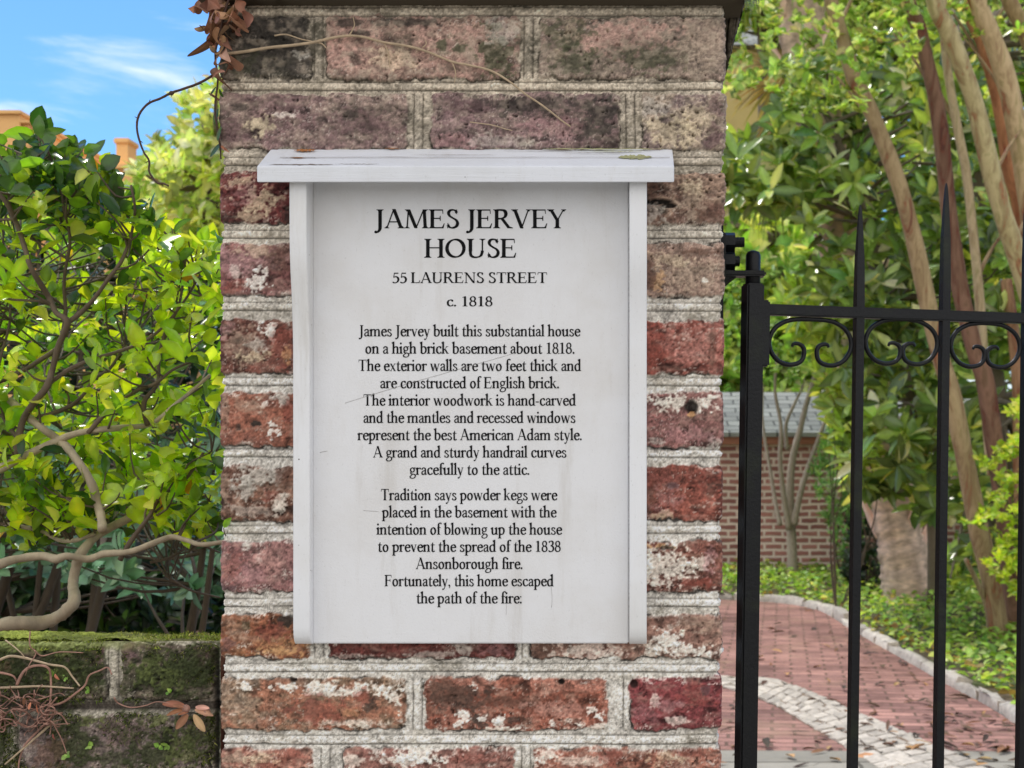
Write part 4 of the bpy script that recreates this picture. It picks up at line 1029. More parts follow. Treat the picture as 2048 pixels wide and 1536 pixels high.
# hinge bolted to the pillar's side
YH = YG
kh = PX(YH)
hx = (R_ - CX) * K
hinge = empty('gate_hinge', (hx, YH, zt(550)), 'black iron hinge bolted to the right side of the pillar, holding the gate pin', 'hinge')
mb = MB()
hp = []
for (r0, r1, wd_) in ((375, 470, .016), (470, 560, .026), (560, 645, .016)):
    mb.box(hx - 0.004, hx + 0.0045 + (0.002 if wd_ > .02 else 0), YH - wd_, YH + wd_, zt(r1), zt(r0), bev=0.0015)
mb.build('back_plate', m_iron, hinge, smooth=False)
for (rr, ln_) in ((485, 0.020), (523, 0.014)):
    mb = MB()
    def cyl(mb, x0, x1, rad, seg, y, z):
        mb.tube([(x0, y, z), (x1, y, z)], rad, seg=seg, sub=1)
    cyl(mb, hx + .0065, hx + .0185, .0115, 6, YH - .002, zt(rr))
    nut = mb.build('nut', m_iron, hinge, smooth=False)
    mb = MB()
    for q in range(6 if ln_ > .015 else 3):
        cyl(mb, hx + .0186 + q * .0018, hx + .0186 + q * .0018 + .0012, .0062, 12, YH - .002, zt(rr)); cyl(mb, hx + .0186 + q * .0018 + .0010, hx + .0186 + q * .0018 + .0020, .0054, 12, YH - .002, zt(rr))
    mb.build('bolt_thread', m_iron, nut, smooth=False)
mb = MB(); mb.box(hx + 0.004, gx0 + 0.024, YH - .013, YH + .013, zt(554), zt(543), bev=0.002)
mb.tube([(hx + .003, YH, zt(555)), (hx + .012, YH, zt(549)), (hx + .02, YH, zt(548.5))], [.012, .009, .0045], seg=10, sub=2)
mb.build('pin_arm', m_iron, hinge, smooth=False)
# ------------------------------------------------------------------ ground, drive, kerb, cobbles
def sheet(name, pts2, z, mt, kind='structure', label=None):
    me = bpy.data.meshes.new(name)
    me.from_pydata([(x, y, z) for x, y in pts2], [], [list(range(len(pts2)))])
    me.materials.append(mt)
    o = bpy.data.objects.new(name, me); COL.objects.link(o); o['kind'] = kind
    return o
m_soil = mat('soil', color=alb((92, 78, 62)), rough=1.0, var=0.35, vscale=3.0, bump=0.6, bscale=12.0, c2=alb((74, 84, 50)), c2scale=1.2)
sheet('ground', [(-140, -60), (140, -60), (140, 220), (-140, 220)], -0.03, m_soil)

def brickmat(name, c1, c2, cm, bw, bh, mort, var=0.25, rot=None, bump=0.5, smooth=0.2, coordscale=(1, 1, 1), squash=1.0, offset=0.5, c3=None):
    m = bpy.data.materials.new(name); m.use_nodes = True
    nt = m.node_tree; b = nt.nodes['Principled BSDF']; b.inputs['Roughness'].default_value = 0.97; b.inputs['Specular IOR Level'].default_value = 0.08
    tc = N(nt, 'ShaderNodeTexCoord'); mp = N(nt, 'ShaderNodeMapping')
    if rot: mp.inputs['Rotation'].default_value = rot
    nt.links.new(tc.outputs['Object'], mp.inputs[0])
    ns = N(nt, 'ShaderNodeTexNoise', i_Scale=7.0, i_Detail=3.0); nt.links.new(mp.outputs[0], ns.inputs['Vector'])
    sb = N(nt, 'ShaderNodeVectorMath', operation='SUBTRACT'); sb.inputs[1].default_value = (.5, .5, .5); nt.links.new(ns.outputs['Color'], sb.inputs[0])
    sc_ = N(nt, 'ShaderNodeVectorMath', operation='SCALE'); sc_.inputs['Scale'].default_value = 0.03; nt.links.new(sb.outputs[0], sc_.inputs[0])
    av = N(nt, 'ShaderNodeVectorMath', operation='ADD'); nt.links.new(mp.outputs[0], av.inputs[0]); nt.links.new(sc_.outputs[0], av.inputs[1])
    br = N(nt, 'ShaderNodeTexBrick', offset=offset, squash=squash)
    br.inputs['Color1'].default_value = c1; br.inputs['Color2'].default_value = c2; br.inputs['Mortar'].default_value = cm
    br.inputs['Scale'].default_value = 1.0; br.inputs['Mortar Size'].default_value = mort; br.inputs['Mortar Smooth'].default_value = smooth
    br.inputs['Brick Width'].default_value = bw; br.inputs['Row Height'].default_value = bh; br.inputs['Bias'].default_value = 0.0
    nt.links.new(av.outputs[0], br.inputs['Vector'])
    n2 = N(nt, 'ShaderNodeTexNoise', i_Scale=1.7, i_Detail=7.0, i_Roughness=0.7); nt.links.new(mp.outputs[0], n2.inputs['Vector'])
    r = N(nt, 'ShaderNodeMapRange'); r.inputs['From Min'].default_value = 0.3; r.inputs['From Max'].default_value = 0.7; r.inputs['To Min'].default_value = 1 - var; r.inputs['To Max'].default_value = 1 + var
    nt.links.new(n2.outputs['Fac'], r.inputs['Value'])
    x = N(nt, 'ShaderNodeMix', data_type='RGBA', blend_type='MULTIPLY'); x.inputs['Factor'].default_value = 1
    nt.links.new(br.outputs['Color'], x.inputs['A']); nt.links.new(r.outputs[0], x.inputs['B'])
    src = x.outputs['Result']
    if c3:
        n3 = N(nt, 'ShaderNodeTexNoise', i_Scale=0.9, i_Detail=8.0, i_Roughness=0.75); nt.links.new(tc.outputs['Object'], n3.inputs['Vector'])
        r3 = N(nt, 'ShaderNodeMapRange', interpolation_type='SMOOTHSTEP'); r3.inputs['From Min'].default_value = 0.50; r3.inputs['From Max'].default_value = 0.66; r3.inputs['To Max'].default_value = 0.75
        nt.links.new(n3.outputs['Fac'], r3.inputs['Value'])
        y = N(nt, 'ShaderNodeMix', data_type='RGBA'); nt.links.new(r3.outputs[0], y.inputs['Factor']); nt.links.new(src, y.inputs['A']); y.inputs['B'].default_value = c3
        src = y.outputs['Result']
    nt.links.new(src, b.inputs['Base Color'])
    mm = N(nt, 'ShaderNodeMath', operation='MULTIPLY_ADD'); mm.inputs[1].default_value = -1.0
    n4 = N(nt, 'ShaderNodeTexNoise', i_Scale=30.0, i_Detail=4.0); nt.links.new(mp.outputs[0], n4.inputs['Vector'])
    nt.links.new(br.outputs['Fac'], mm.inputs[0]); nt.links.new(n4.outputs['Fac'], mm.inputs[2])
    bp = N(nt, 'ShaderNodeBump'); bp.inputs['Strength'].default_value = bump; bp.inputs['Distance'].default_value = 0.012
    nt.links.new(mm.outputs[0], bp.inputs['Height']); nt.links.new(bp.outputs[0], b.inputs['Normal'])
    return m
m_drive = brickmat('drive_brick', alb((166, 126, 116)), alb((128, 97, 91)), alb((108, 88, 78)), 0.23, 0.105, 0.009, 0.48, rot=(0, 0, math.radians(6)), c3=alb((150, 124, 106)), bump=1.0)
m_wallb = brickmat('outbuilding_brick', alb((178, 126, 116)), alb((142, 98, 92)), alb((220, 202, 190)), 0.215, 0.0775, 0.017, 0.2, rot=(math.radians(90), 0, 0), smooth=0.35)
m_stone = mat('granite', color=alb((198, 190, 178)), rough=0.9, var=0.3, vscale=14.0, bump=0.6, bscale=40.0, c2=alb((130, 118, 98)), c2scale=7.0, c2lo=0.55, c2hi=0.72)
m_setts = mat('granite_setts', attr=True, rough=0.9, var=0.3, vscale=25.0, bump=0.5, bscale=50.0)
kerb_px = [(2230, 1640), (2140, 1545), (2048, 1462), (1975, 1412), (1900, 1372), (1830, 1332), (1760, 1292), (1700, 1258), (1650, 1226), (1610, 1214), (1560, 1206), (1500, 1202), (1440, 1199), (1360, 1197), (1250, 1196)]
KP = np.array([tuple(G(*p)) for p in kerb_px]); KP, _ = catmull(KP, np.ones(len(KP)), 6)
left_edge = [(-7.0, KP[-1][1]), (-7.0, 3.0)]
sheet('driveway', [(x, y) for x, y, z in KP[:]] + left_edge + [(4.2, 3.0)], 0.0, m_drive)
# kerb: rough granite blocks laid end to end, one run
mb = MB(); rg = np.random.default_rng(8)
seglen = np.cumsum(np.r_[0, np.linalg.norm(np.diff(KP, axis=0), axis=1)])
pos = 0.0
while pos < seglen[-1] - 0.2:
    ln = rg.uniform(.28, .55); ts = np.linspace(pos + .006, min(pos + ln, seglen[-1]) - .006, 5)
    pts = np.stack([np.interp(ts, seglen, KP[:, i]) for i in range(3)], 1)
    tg = nrm(np.gradient(pts, axis=0)); nn = np.stack([tg[:, 1], -tg[:, 0], 0 * tg[:, 0]], 1)
    hgt = 0.062 + rg.normal(0, .010); wd = 0.085 + rg.normal(0, .008)
    prof = [(0, -.02), (0.004, hgt * .8), (0.018, hgt), (wd - .02, hgt + rg.normal(0, .006)), (wd, hgt * .8), (wd, -.02)]
    V = np.stack([pts + nn * a + np.array([0, 0, b]) for a, b in prof], 1) + rg.normal(0, .008, (5, 6, 3))
    mb.grid(V, np.tile(np.array(alb((205, 196, 184))) * np.array([rg.uniform(.5, .85)] * 3 + [1]), (5, 6, 1)))
    for e in (0, 4):
        mb.add(V[e], [[0, 1, 2, 3, 4, 5] if e == 0 else [5, 4, 3, 2, 1, 0]], np.array(alb((180, 170, 158))))
    pos += ln
o = mb.build('kerb', m_setts); o['kind'] = 'structure'
# track of granite setts curving across the drive
up_px = [(1300, 1342), (1440, 1354), (1530, 1358), (1600, 1376), (1700, 1420), (1790, 1458), (1900, 1505), (2000, 1552), (2120, 1620)]
lo_px = [(1260, 1352), (1380, 1366), (1455, 1378), (1540, 1408), (1610, 1448), (1680, 1488), (1750, 1535), (1830, 1592), (1930, 1680)]
UPs, _ = catmull(np.array([tuple(G(*p)) for p in up_px]), np.ones(9), 10); LOs, _ = catmull(np.array([tuple(G(*p)) for p in lo_px]), np.ones(9), 10)
mb = MB()
def sett(q, h, colr):
    c = q.mean(0)
    V = [c + (p - c) * .96 for p in q] + [c + (p - c) * .86 + np.array([0, 0, h]) for p in q]
    V = [v + rg.normal(0, .004, 3) for v in V] + [c + np.array([0, 0, h + .006])]
    mb.add(V, [[0, 1, 5, 4], [1, 2, 6, 5], [2, 3, 7, 6], [3, 0, 4, 7], [4, 5, 8], [5, 6, 8], [6, 7, 8], [7, 4, 8]], colr)
def rail(t):
    i = np.clip(t, 0, 1) * (len(UPs) - 1); a = int(min(i, len(UPs) - 2)); f = i - a
    return UPs[a] * (1 - f) + UPs[a + 1] * f, LOs[a] * (1 - f) + LOs[a + 1] * f
tt = 0.0; k = 0
while tt < 0.99:
    u0, l0 = rail(tt); step = rg.uniform(.10, .15); dt = 0.0
    while np.linalg.norm(rail(tt + dt)[0] - u0) < step and tt + dt < 1: dt += 0.001
    u1, l1 = rail(min(tt + dt, 1))
    nrow = 4; cuts = np.sort(np.r_[0, (np.arange(1, nrow) + rg.normal(0, .1, nrow - 1)) / nrow, 1])
    for j in range(nrow):
        a, b = cuts[j], cuts[j + 1]
        q = np.array([u0 + (l0 - u0) * a, u0 + (l0 - u0) * b, u1 + (l1 - u1) * b, u1 + (l1 - u1) * a])
        g = rg.uniform(.6, .95); sett(q, .012, np.array(alb((196, 186, 172))) * np.array([g, g, g, 1]))
    tt += dt; k += 1
o = mb.build('sett_track', m_setts, smooth=False); o['kind'] = 'structure'
sheet('sett_bed', [(p[0], p[1]) for p in UPs] + [(p[0], p[1]) for p in LOs[::-1]], 0.004, mat('sett_joint', color=alb((116, 96, 78)), rough=1, var=.3, vscale=20))
m_flag = brickmat('threshold_flagstone', alb((150, 145, 134)), alb((132, 128, 118)), alb((96, 92, 84)), 1.1, 0.34, 0.012, 0.2)
sheet('threshold_paving', [(-2.0, 3.4), (4.2, 3.4), (4.2, G(1500, 1508).y), (-2.0, G(1500, 1500).y)], 0.006, m_flag)
sheet('pavement', [(-9, -9), (9, -9), (9, 0.6), (-9, 0.6)], 0.0, m_flag)
# litter on the drive
m_litter = leafmat('litter', trans=0.05, rough=0.8)
mb = MB(); n = 480
pp = np.array([tuple(G(rg.uniform(1380, 2048), 1210 + 330 * rg.random() ** .8)) for _ in range(n)])
near = np.array([np.min(np.linalg.norm(KP[:, :2] - p[:2], axis=1)) for p in pp])
insd = np.array([p[0] < np.interp(p[1], KP[::-1, 1][np.argsort(KP[::-1, 1])], KP[::-1, 0][np.argsort(KP[::-1, 1])]) - 0.06 for p in pp])
pp = pp[insd & (near < rg.exponential(.9, n) + .1)]
n = len(pp); pp[:, 2] = 0.016
leaves(mb, pp, np.c_[rg.normal(0, 1, (n, 2)), rg.normal(0, .12, n)], np.c_[rg.normal(0, .25, (n, 2)), np.ones(n)], rg.uniform(.05, .17, n), rg.uniform(.008, .022, n), palette([(120, 84, 58), (92, 68, 50), (168, 128, 84), (70, 56, 44)], [3, 3, 2, 2], n, rg), rg)
o = mb.build('fallen_leaves', m_litter); o['kind'] = 'stuff'

# ------------------------------------------------------------------ brick outbuilding behind the garden
yb = G(1500, 1152).y
ob = empty('brick_outbuilding', (1.2, yb + 1.4, 0), 'low brick outbuilding with grey slate roof and brown eaves at the drive end', 'outbuilding')
zE = CZ + (CY - 888) * PX(yb)
mb = MB(); mb.box(-2.6, 4.4, yb, yb + 3.4, -0.05, zE - 0.0); mb.build('wall', m_wallb, ob, smooth=False)
m_fascia = mat('stained_timber', color=alb((150, 98, 74)), rough=0.6, var=.2, vscale=4.0, stretch=(0.3, 4, 4))
zF = CZ + (CY - 872) * PX(yb - .15)
mb = MB(); mb.box(-2.75, 4.55, yb - .17, yb - .13, zE - .005, zF, bev=.006); mb.box(-2.75, 4.55, yb - .13, yb - .003, zE + .004, zE + .03); mb.build('eaves_board', m_fascia, ob, smooth=False)
m_slate = brickmat('slate', alb((150, 152, 146)), alb((126, 128, 124)), alb((80, 82, 80)), 0.28, 0.19, 0.012, 0.25, bump=0.7)
mb = MB()
rA = (-2.8, yb - .22, zF - .01); zr = CZ + (CY - 790) * PX(yb + 1.3)
V = [(-2.8, yb - .22, zF - .01), (4.6, yb - .22, zF - .01), (4.6, yb + 1.6, zr), (-2.8, yb + 1.6, zr), (-2.8, yb + 3.5, zF - .01), (4.6, yb + 3.5, zF - .01)]
V += [(a, b, c + .05) for a, b, c in V]
mb.add(V, [[6, 7, 8, 9], [9, 8, 11, 10], [1, 0, 3, 2], [2, 3, 4, 5], [0, 1, 7, 6], [5, 4, 10, 11], [0, 6, 9, 3], [3, 9, 10, 4], [1, 2, 8, 7], [2, 5, 11, 8]]); mb.build('roof', m_slate, ob, smooth=False)

# ------------------------------------------------------------------ houses seen far off
m_orange = mat('orange_stucco', color=alb((244, 192, 128), 0.95), rough=0.9, var=.12, vscale=.6, bump=.2, bscale=3)
m_white = mat('white_painted_metal', color=(0.75, 0.76, 0.76, 1), rough=.5)
m_win = mat('dark_glass', color=(0.03, 0.04, 0.05, 1), rough=.1)
yo = 26.0
oh = empty('orange_house', P(-100, 900, yo + 2) * 1.0, 'orange stucco house with stepped parapet and square chimney, rising behind the green shrub', 'house')
oh.location.z = 0
mb = MB()
def wx(px, y): return P(px, 900, y).x
def wz(py, y): return P(0, py, y).z
mb.box(wx(-700, yo), wx(40, yo), yo, yo + 6, 0, wz(229, yo)); mb.box(wx(40.5, yo), wx(54, yo), yo + .1, yo + 5, 0, wz(246, yo))
mb.box(wx(54.5, yo), wx(262, yo), yo + .4, yo + 5.6, 0, wz(330, yo)); mb.build('wall', m_orange, oh, smooth=False)
mb = MB(); mb.box(wx(-705, yo), wx(44, yo), yo - .08, yo + 6.1, wz(229, yo) + .003, wz(222, yo)); mb.box(wx(40, yo), wx(58, yo), yo - .02, yo + 5.1, wz(246, yo) + .003, wz(241, yo)); mb.box(wx(52, yo), wx(268, yo), yo + .3, yo + 5.7, wz(330, yo) + .003, wz(322, yo)); mb.build('parapet', m_orange, oh, smooth=False)
mb = MB(); mb.box(wx(210, yo), wx(234, yo), yo + .6, yo + 1.1, wz(330, yo), wz(274, yo)); mb.box(wx(206, yo), wx(238, yo), yo + .55, yo + 1.15, wz(274, yo) + .002, wz(263, yo), bev=.02); mb.build('chimney', m_orange, oh, smooth=False)
mb = MB(); mb.tube([(wx(63, yo), yo + .2, wz(330, yo)), (wx(63, yo), yo + .2, wz(226, yo))], .042, seg=10, sub=1); mb.tube([(wx(70, yo), yo + .3, wz(330, yo)), (wx(70, yo), yo + .3, wz(268, yo))], .03, seg=10, sub=1); mb.build('vent_pipe', m_white, oh)
for q in range(3):
    x0 = wx(-560 + q * 200, yo); mb = MB(); mb.box(x0, x0 + .9, yo - .03, yo + .05, 3.4, 5.0, bev=.01); fr = mb.build('window', m_white, oh, smooth=False)
    mb = MB(); mb.box(x0 + .07, x0 + .83, yo - .034, yo - .028, 3.47, 4.93); mb.build('pane', m_win, fr, smooth=False)
m_yellow = mat('yellow_stucco', color=alb((214, 190, 128), .9), rough=.9, var=.15, vscale=.8)
yh = 34.0
yo2 = empty('yellow_house', (P(1600, 900, yh).x, yh + 4, 0), 'pale yellow stucco house glimpsed through the trees above the gate', 'house')
mb = MB(); mb.box(wx(1380, yh), wx(1760, yh), yh, yh + 8, 0, 11.2); mb.build('wall', m_yellow, yo2, smooth=False)
mb = MB(); x0, x1 = wx(1370, yh), wx(1770, yh)
V = [(x0, yh - .4, 11.2), (x1, yh - .4, 11.2), (x1, yh + 8.4, 11.2), (x0, yh + 8.4, 11.2), (x0 + 1.5, yh + 4, 13.5), (x1 - 1.5, yh + 4, 13.5)]
mb.add(V, [[0, 1, 5, 4], [1, 2, 5], [2, 3, 4, 5], [3, 0, 4], [3, 2, 1, 0]]); mb.build('roof', m_slate, yo2, smooth=False)
for q in range(3):
    for r in range(2):
        x = wx(1440 + q * 100, yh); mb = MB(); mb.box(x, x + .85, yh - .04, yh + .05, 5.2 + 3 * r - .7, 6.2 + 3 * r, bev=.01); fr = mb.build('window', m_white, yo2, smooth=False)
        mb = MB(); mb.box(x + .08, x + .77, yh - .045, yh - .038, 5.2 + 3 * r - .62, 6.12 + 3 * r); mb.build('pane', m_win, fr, smooth=False)

# ------------------------------------------------------------------ trees and shrubs
m_leaf_g = leafmat('glossy_leaf', rough=0.20, spec=0.8, trans=0.5, tcol=(1.6, 1.45, 0.45))
m_leaf_q = leafmat('leathery_leaf', rough=0.24, trans=0.34, spec=0.75, tcol=(1.7, 1.5, .5))
m_leaf_m = leafmat('soft_leaf', rough=0.5, trans=0.45, spec=0.35)
m_leaf_d = leafmat('dark_leaf', rough=0.36, trans=0.10, spec=0.5)
m_bark_g = mat('grey_bark', attr=True, rough=0.9, var=0.22, vscale=60.0, bump=0.5, bscale=150.0, stretch=(1, 1, .4))
def inpoly(px, py, poly):
    poly = np.array(poly, float); n = len(poly); r = np.zeros(len(px), bool)
    j = n - 1
    for i in range(n):
        xi, yi = poly[i]; xj, yj = poly[j]
        c = ((yi > py) != (yj > py)) & (px < (xj - xi) * (py - yi) / (yj - yi + 1e-9) + xi)
        r ^= c; j = i
    return r
def scatter(poly, y0, y1, n, rg):
    """random points whose outline is the given shape at its own distance"""
    poly = np.array(poly, float); out = []
    lo, hi = poly.min(0), poly.max(0)
    while sum(map(len, out)) < n:
        px = rg.uniform(lo[0], hi[0], n * 2); py = rg.uniform(lo[1], hi[1], n * 2); k = inpoly(px, py, poly)
        px, py = px[k], py[k]; y = rg.uniform(y0, y1, len(px))
        d = D0 + y
        out.append(np.stack([(px - CX) * d / F, y, CZ + (CY - py) * d / F], 1))
    return np.concatenate(out)[:n]

# --- the near shrub left of the pillar, behind the wall
rg = np.random.default_rng(77)
shrub = empty('leafy_shrub', (P(-120, 1255, .55).x, .55, 0), 'broad leafy shrub with crooked grey branches and bright lime green leaves behind the low wall', 'shrub')
bark1 = np.array(s2l((116, 104, 84)))
BR = [  # px path, depth start/end, radius px start/end
 ([(-140, 1330), (-60, 1270), (0, 1250), (41, 1246), (81, 1246), (112, 1236), (135, 1219), (149, 1199), (146, 1168), (152, 1134), (162, 1107), (190, 1074), (217, 1057), (250, 1040), (288, 1019), (330, 985), (385, 945), (425, 918)], .52, .66, 15, 5, 1),
 ([(-80, 960), (0, 937), (34, 920), (68, 903), (112, 883), (152, 867), (203, 859), (254, 855), (295, 850), (322, 835), (350, 810), (380, 785), (420, 750)], .56, .62, 9, 3, 1),
 ([(20, 800), (58, 835), (88, 859), (112, 876), (135, 896), (159, 927), (183, 967), (196, 1008), (203, 1036), (205, 1060)], .60, .555, 7, 9, 1),
 ([(-40, 1140), (0, 1128), (34, 1118), (85, 1112), (112, 1118), (135, 1112), (176, 1118), (210, 1107), (257, 1104), (305, 1087), (342, 1074), (372, 1080), (406, 1089), (470, 1080)], .50, .56, 9, 4, 1),
 ([(0, 1046), (41, 1053), (85, 1063), (118, 1080), (152, 1080), (190, 1067)], .7, .6, 4, 4, 1),
 ([(30, 920), (37, 879), (47, 838), (68, 805), (95, 771), (105, 737), (118, 690), (135, 645), (112, 625), (98, 595), (81, 568), (61, 534), (51, 500), (34, 450), (12, 405), (-20, 370)], .58, .50, 7, 4, 0),
 ([(135, 645), (162, 625), (190, 595), (217, 557), (244, 520), (262, 470), (270, 420), (262, 370)], .54, .5, 5, 2, 0),
 ([(102, 764), (142, 737), (190, 717), (237, 703), (288, 683), (330, 650), (370, 600), (400, 550)], .56, .62, 4.5, 2, 0),
 ([(-30, 846), (0, 838), (34, 828), (85, 832), (135, 815), (162, 795), (190, 757), (220, 737), (250, 690)], .66, .7, 6, 2.5, 0),
 ([(295, 850), (288, 805), (315, 767), (318, 717), (332, 662), (355, 618), (366, 568), (372, 510)], .6, .62, 5, 2, 0),
 ([(176, 866), (210, 828), (244, 801), (281, 778), (311, 767), (345, 740), (390, 720)], .58, .6, 4.5, 2.5, 0),
 ([(-20, 775), (0, 761), (41, 744), (81, 720), (118, 695)], .66, .6, 6, 4, 0),
 ([(105, 740), (130, 640), (128, 560), (140, 480), (128, 420), (118, 360), (95, 300)], .62, .55, 4, 2, 0),
 ([(37, 879), (10, 840), (-10, 790), (0, 720), (20, 640), (15, 560)], .58, .7, 4, 2, 0),
 ([(240, 1120), (262, 1082), (300, 1030), (318, 1000), (370, 960), (410, 900)], .55, .6, 5, 2.5, 0),
 ([(300, 1125), (340, 1115), (390, 1090), (440, 1105)], .7, .8, 3, 2, 0),
 ([(330, 1150), (380, 1180), (440, 1195)], .9, .95, 3, 2, 0),
]
mb = MB(); nodes = []
for i, (path, ya, yb_, ra, rb, lt) in enumerate(BR):
    n = len(path); ys = np.linspace(ya, yb_, n) + .012 * np.sin(np.arange(n) * 1.7 + i)
    ys = ys - .07
    pts = [P(px, py, ys[j]) for j, (px, py) in enumerate(path)]
    rad = np.linspace(ra, rb, n) * PX(.5) * 1.08
    mb.tube(pts, rad * (1 + .1 * np.sin(np.arange(n) * 2.1)), seg=9, sub=5, col=tuple(s2l((178, 164, 138) if lt else (104, 90, 74))) + (1,), rough=.045, seed=i)
    q, r_ = catmull(np.array([tuple(p) for p in pts]), rad, 4); nodes.append(np.c_[q, r_])
nodes = np.concatenate(nodes)
crownA = [(-420, 330), (-80, 300), (60, 300), (130, 302), (175, 330), (200, 352), (238, 380), (275, 425), (312, 445), (350, 445), (400, 465), (445, 505), (445, 940), (300, 915), (250, 890), (180, 920), (60, 930), (-80, 960), (-420, 980)]
cl = scatter(crownA, .44, 1.15, 370, rg)
top = scatter([(-60, 262), (60, 252), (130, 252), (175, 292), (200, 322), (238, 352), (275, 405), (340, 440), (400, 470), (445, 510), (445, 560), (340, 540), (230, 470), (100, 400), (-60, 380)], .42, .62, 58, rg)
low = scatter([(40, 930), (440, 900), (440, 1060), (330, 1040), (150, 1040), (60, 1090), (20, 1010)], .5, .8, 55, rg)
few = np.array([tuple(P(x, y, .5)) for x, y in ((120, 1010), (150, 1025), (90, 985), (180, 975), (40, 1000), (-20, 990), (350, 985), (400, 1015), (300, 1000), (240, 985), (380, 1030), (330, 945), (70, 960))])
cl = np.concatenate([cl, top, low, few])
# bare twigs tie every leaf cluster to the nearest branch below it
for c in cl:
    dd = np.linalg.norm(nodes[:, :3] - c, axis=1) + 2.0 * np.maximum(nodes[:, 2] - c[2] + .03, 0)
    nb = nodes[np.argmin(dd + rg.uniform(0, .06, len(dd)))]
    L_w = np.linalg.norm(nb[:3] - c)
    if L_w > .42: continue
    mid = nb[:3] * .5 + c * .5 + rg.normal(0, .10 * L_w, 3); mid[2] -= .10 * L_w
    mb.tube([nb[:3], mid, c], [min(nb[3] * .7, .0022), .0016, .0009], seg=5, sub=3, col=tuple(s2l((96, 84, 66)) * rg.uniform(.7, 1.3)) + (1,), cap=False)
mb.build('branches', m_bark_g, shrub)
dirs = np.array([0.05, -.35, .75]) + .55 * rg.standard_normal((len(cl), 3))
pos, ax, up, ci = whorls(cl, dirs, 8, 58, 22, rg, stem=.055)
n = len(pos)
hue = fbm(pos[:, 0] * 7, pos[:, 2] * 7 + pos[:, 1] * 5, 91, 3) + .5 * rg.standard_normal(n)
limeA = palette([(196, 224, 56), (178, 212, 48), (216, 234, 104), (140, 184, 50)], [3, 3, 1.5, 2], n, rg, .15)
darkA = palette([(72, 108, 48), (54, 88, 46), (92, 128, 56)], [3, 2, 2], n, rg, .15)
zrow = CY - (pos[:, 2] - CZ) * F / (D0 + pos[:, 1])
wt = sstep(-.15, .35, hue + .52 - 1.0 * sstep(520, 330, zrow))[:, None]  # backlit lime and shaded dark are put into the leaf colour by height
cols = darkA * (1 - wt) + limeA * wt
yel = rg.random(n) < .013
cols[yel] = palette([(222, 176, 60), (206, 150, 50)], [1, 1], yel.sum(), rg)
mbl = MB()
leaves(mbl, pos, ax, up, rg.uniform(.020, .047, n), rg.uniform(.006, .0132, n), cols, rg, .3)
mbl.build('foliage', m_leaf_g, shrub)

# --- whorled dark shrub deeper in the shade
def bush(name, label, cat, polys, y0, y1, ncl, nper, Lr, Wr, pal, wts, mt, seed, tilt=62, base=None, up_=(0, -.45, .8), spread=.5, into=None, stem=.02, twigcol=(86, 74, 60), group=None, twig=True, k=1.0, trunkr=.02, jit=.18, curl=.25):
    rg = np.random.default_rng(seed)
    cl = np.concatenate([scatter(p, y0, y1, max(8, int(ncl * f)), rg) for p, f in polys])
    if base is None: base = (cl[:, 0].mean(), cl[:, 1].mean(), 0)
    e = into or empty(name, (base[0], base[1], 0), label, cat, group)
    if twig:
        mb = MB(); b0 = np.array([base[0], base[1], -.02])
        nst = 6
        cc = cl[rg.choice(len(cl), nst, replace=False)]
        allp = []
        for c in cc:
            m1 = b0 + (c - b0) * .35 + rg.normal(0, .06, 3) * np.linalg.norm(c - b0) * np.array([1, 1, .2]); m1[2] = max(m1[2], .15)
            pts = [b0, m1, b0 + (c - b0) * .7 + rg.normal(0, .04, 3), c]
            q, r_ = catmull(np.array(pts), np.array([trunkr, trunkr * .8, trunkr * .5, trunkr * .2]), 6)
            mb.tube(pts, [trunkr, trunkr * .8, trunkr * .5, trunkr * .2], seg=7, sub=6, col=tuple(s2l(twigcol)) + (1,), rough=.05)
            allp.append(q)
        allp = np.concatenate(allp)
        for c in cl[::max(1, len(cl) // 260)]:
            nb = allp[np.argmin(np.linalg.norm(allp - c, axis=1))]; m_ = (nb + c) / 2 + rg.normal(0, .05, 3) * np.linalg.norm(nb - c)
            mb.tube([nb, m_, c], [trunkr * .25, trunkr * .16, trunkr * .08], seg=5, sub=3, col=tuple(s2l(twigcol)) + (1,), cap=False)
        mb.build('branches', m_bark_g, e)
    dirs = np.array(up_) + spread * rg.standard_normal((len(cl), 3))
    pos, ax, up, ci = whorls(cl, dirs, nper, tilt, 14, rg, stem=stem)
    n = len(pos)
    col = palette(pal, wts, n, rg, jit, k)
    cw = (1 + .22 * rg.standard_normal(len(cl)))[ci][:, None]
    mb = MB(); leaves(mb, pos, ax, up, rg.uniform(*Lr, n), rg.uniform(*Wr, n), np.clip(col * np.clip(cw, .5, 1.6), .004, .85), rg, curl)
    mb.build('foliage' if into is None else 'crown', mt, e)
    return e
GREEN_D = [(124, 166, 130), (98, 142, 106), (148, 184, 148)]
bush('whorled_shrub', 'dark shrub with whorled blue-green leaves low in the shade behind the lime green shrub', 'shrub',
     [([(-250, 830), (470, 860), (470, 1180), (330, 1200), (220, 1160), (60, 1150), (-250, 1150)], 1)], 1.2, 2.4, 230, 9, (.036, .060), (.008, .0125), GREEN_D, [3, 3, 2], m_leaf_d, 5, tilt=72, spread=.28, up_=(0, -.8, .5), jit=.1)
bush('dark_backing_hedge', 'tall hedge added as dark backing for the shaded gaps far behind the low wall', 'hedge',
     [([(-500, 520), (-100, 420), (250, 470), (480, 560), (520, 1290), (-500, 1290)], 1), ([(-500, 1130), (520, 1130), (520, 1300), (-500, 1300)], .40)], 2.6, 3.8, 1100, 8, (.05, .085), (.012, .02), [(44, 68, 32), (32, 54, 28), (84, 116, 42)], [3, 3, 1.0], m_leaf_d, 6)  # added hedge, leaves coloured dark to stand for shade in the gaps
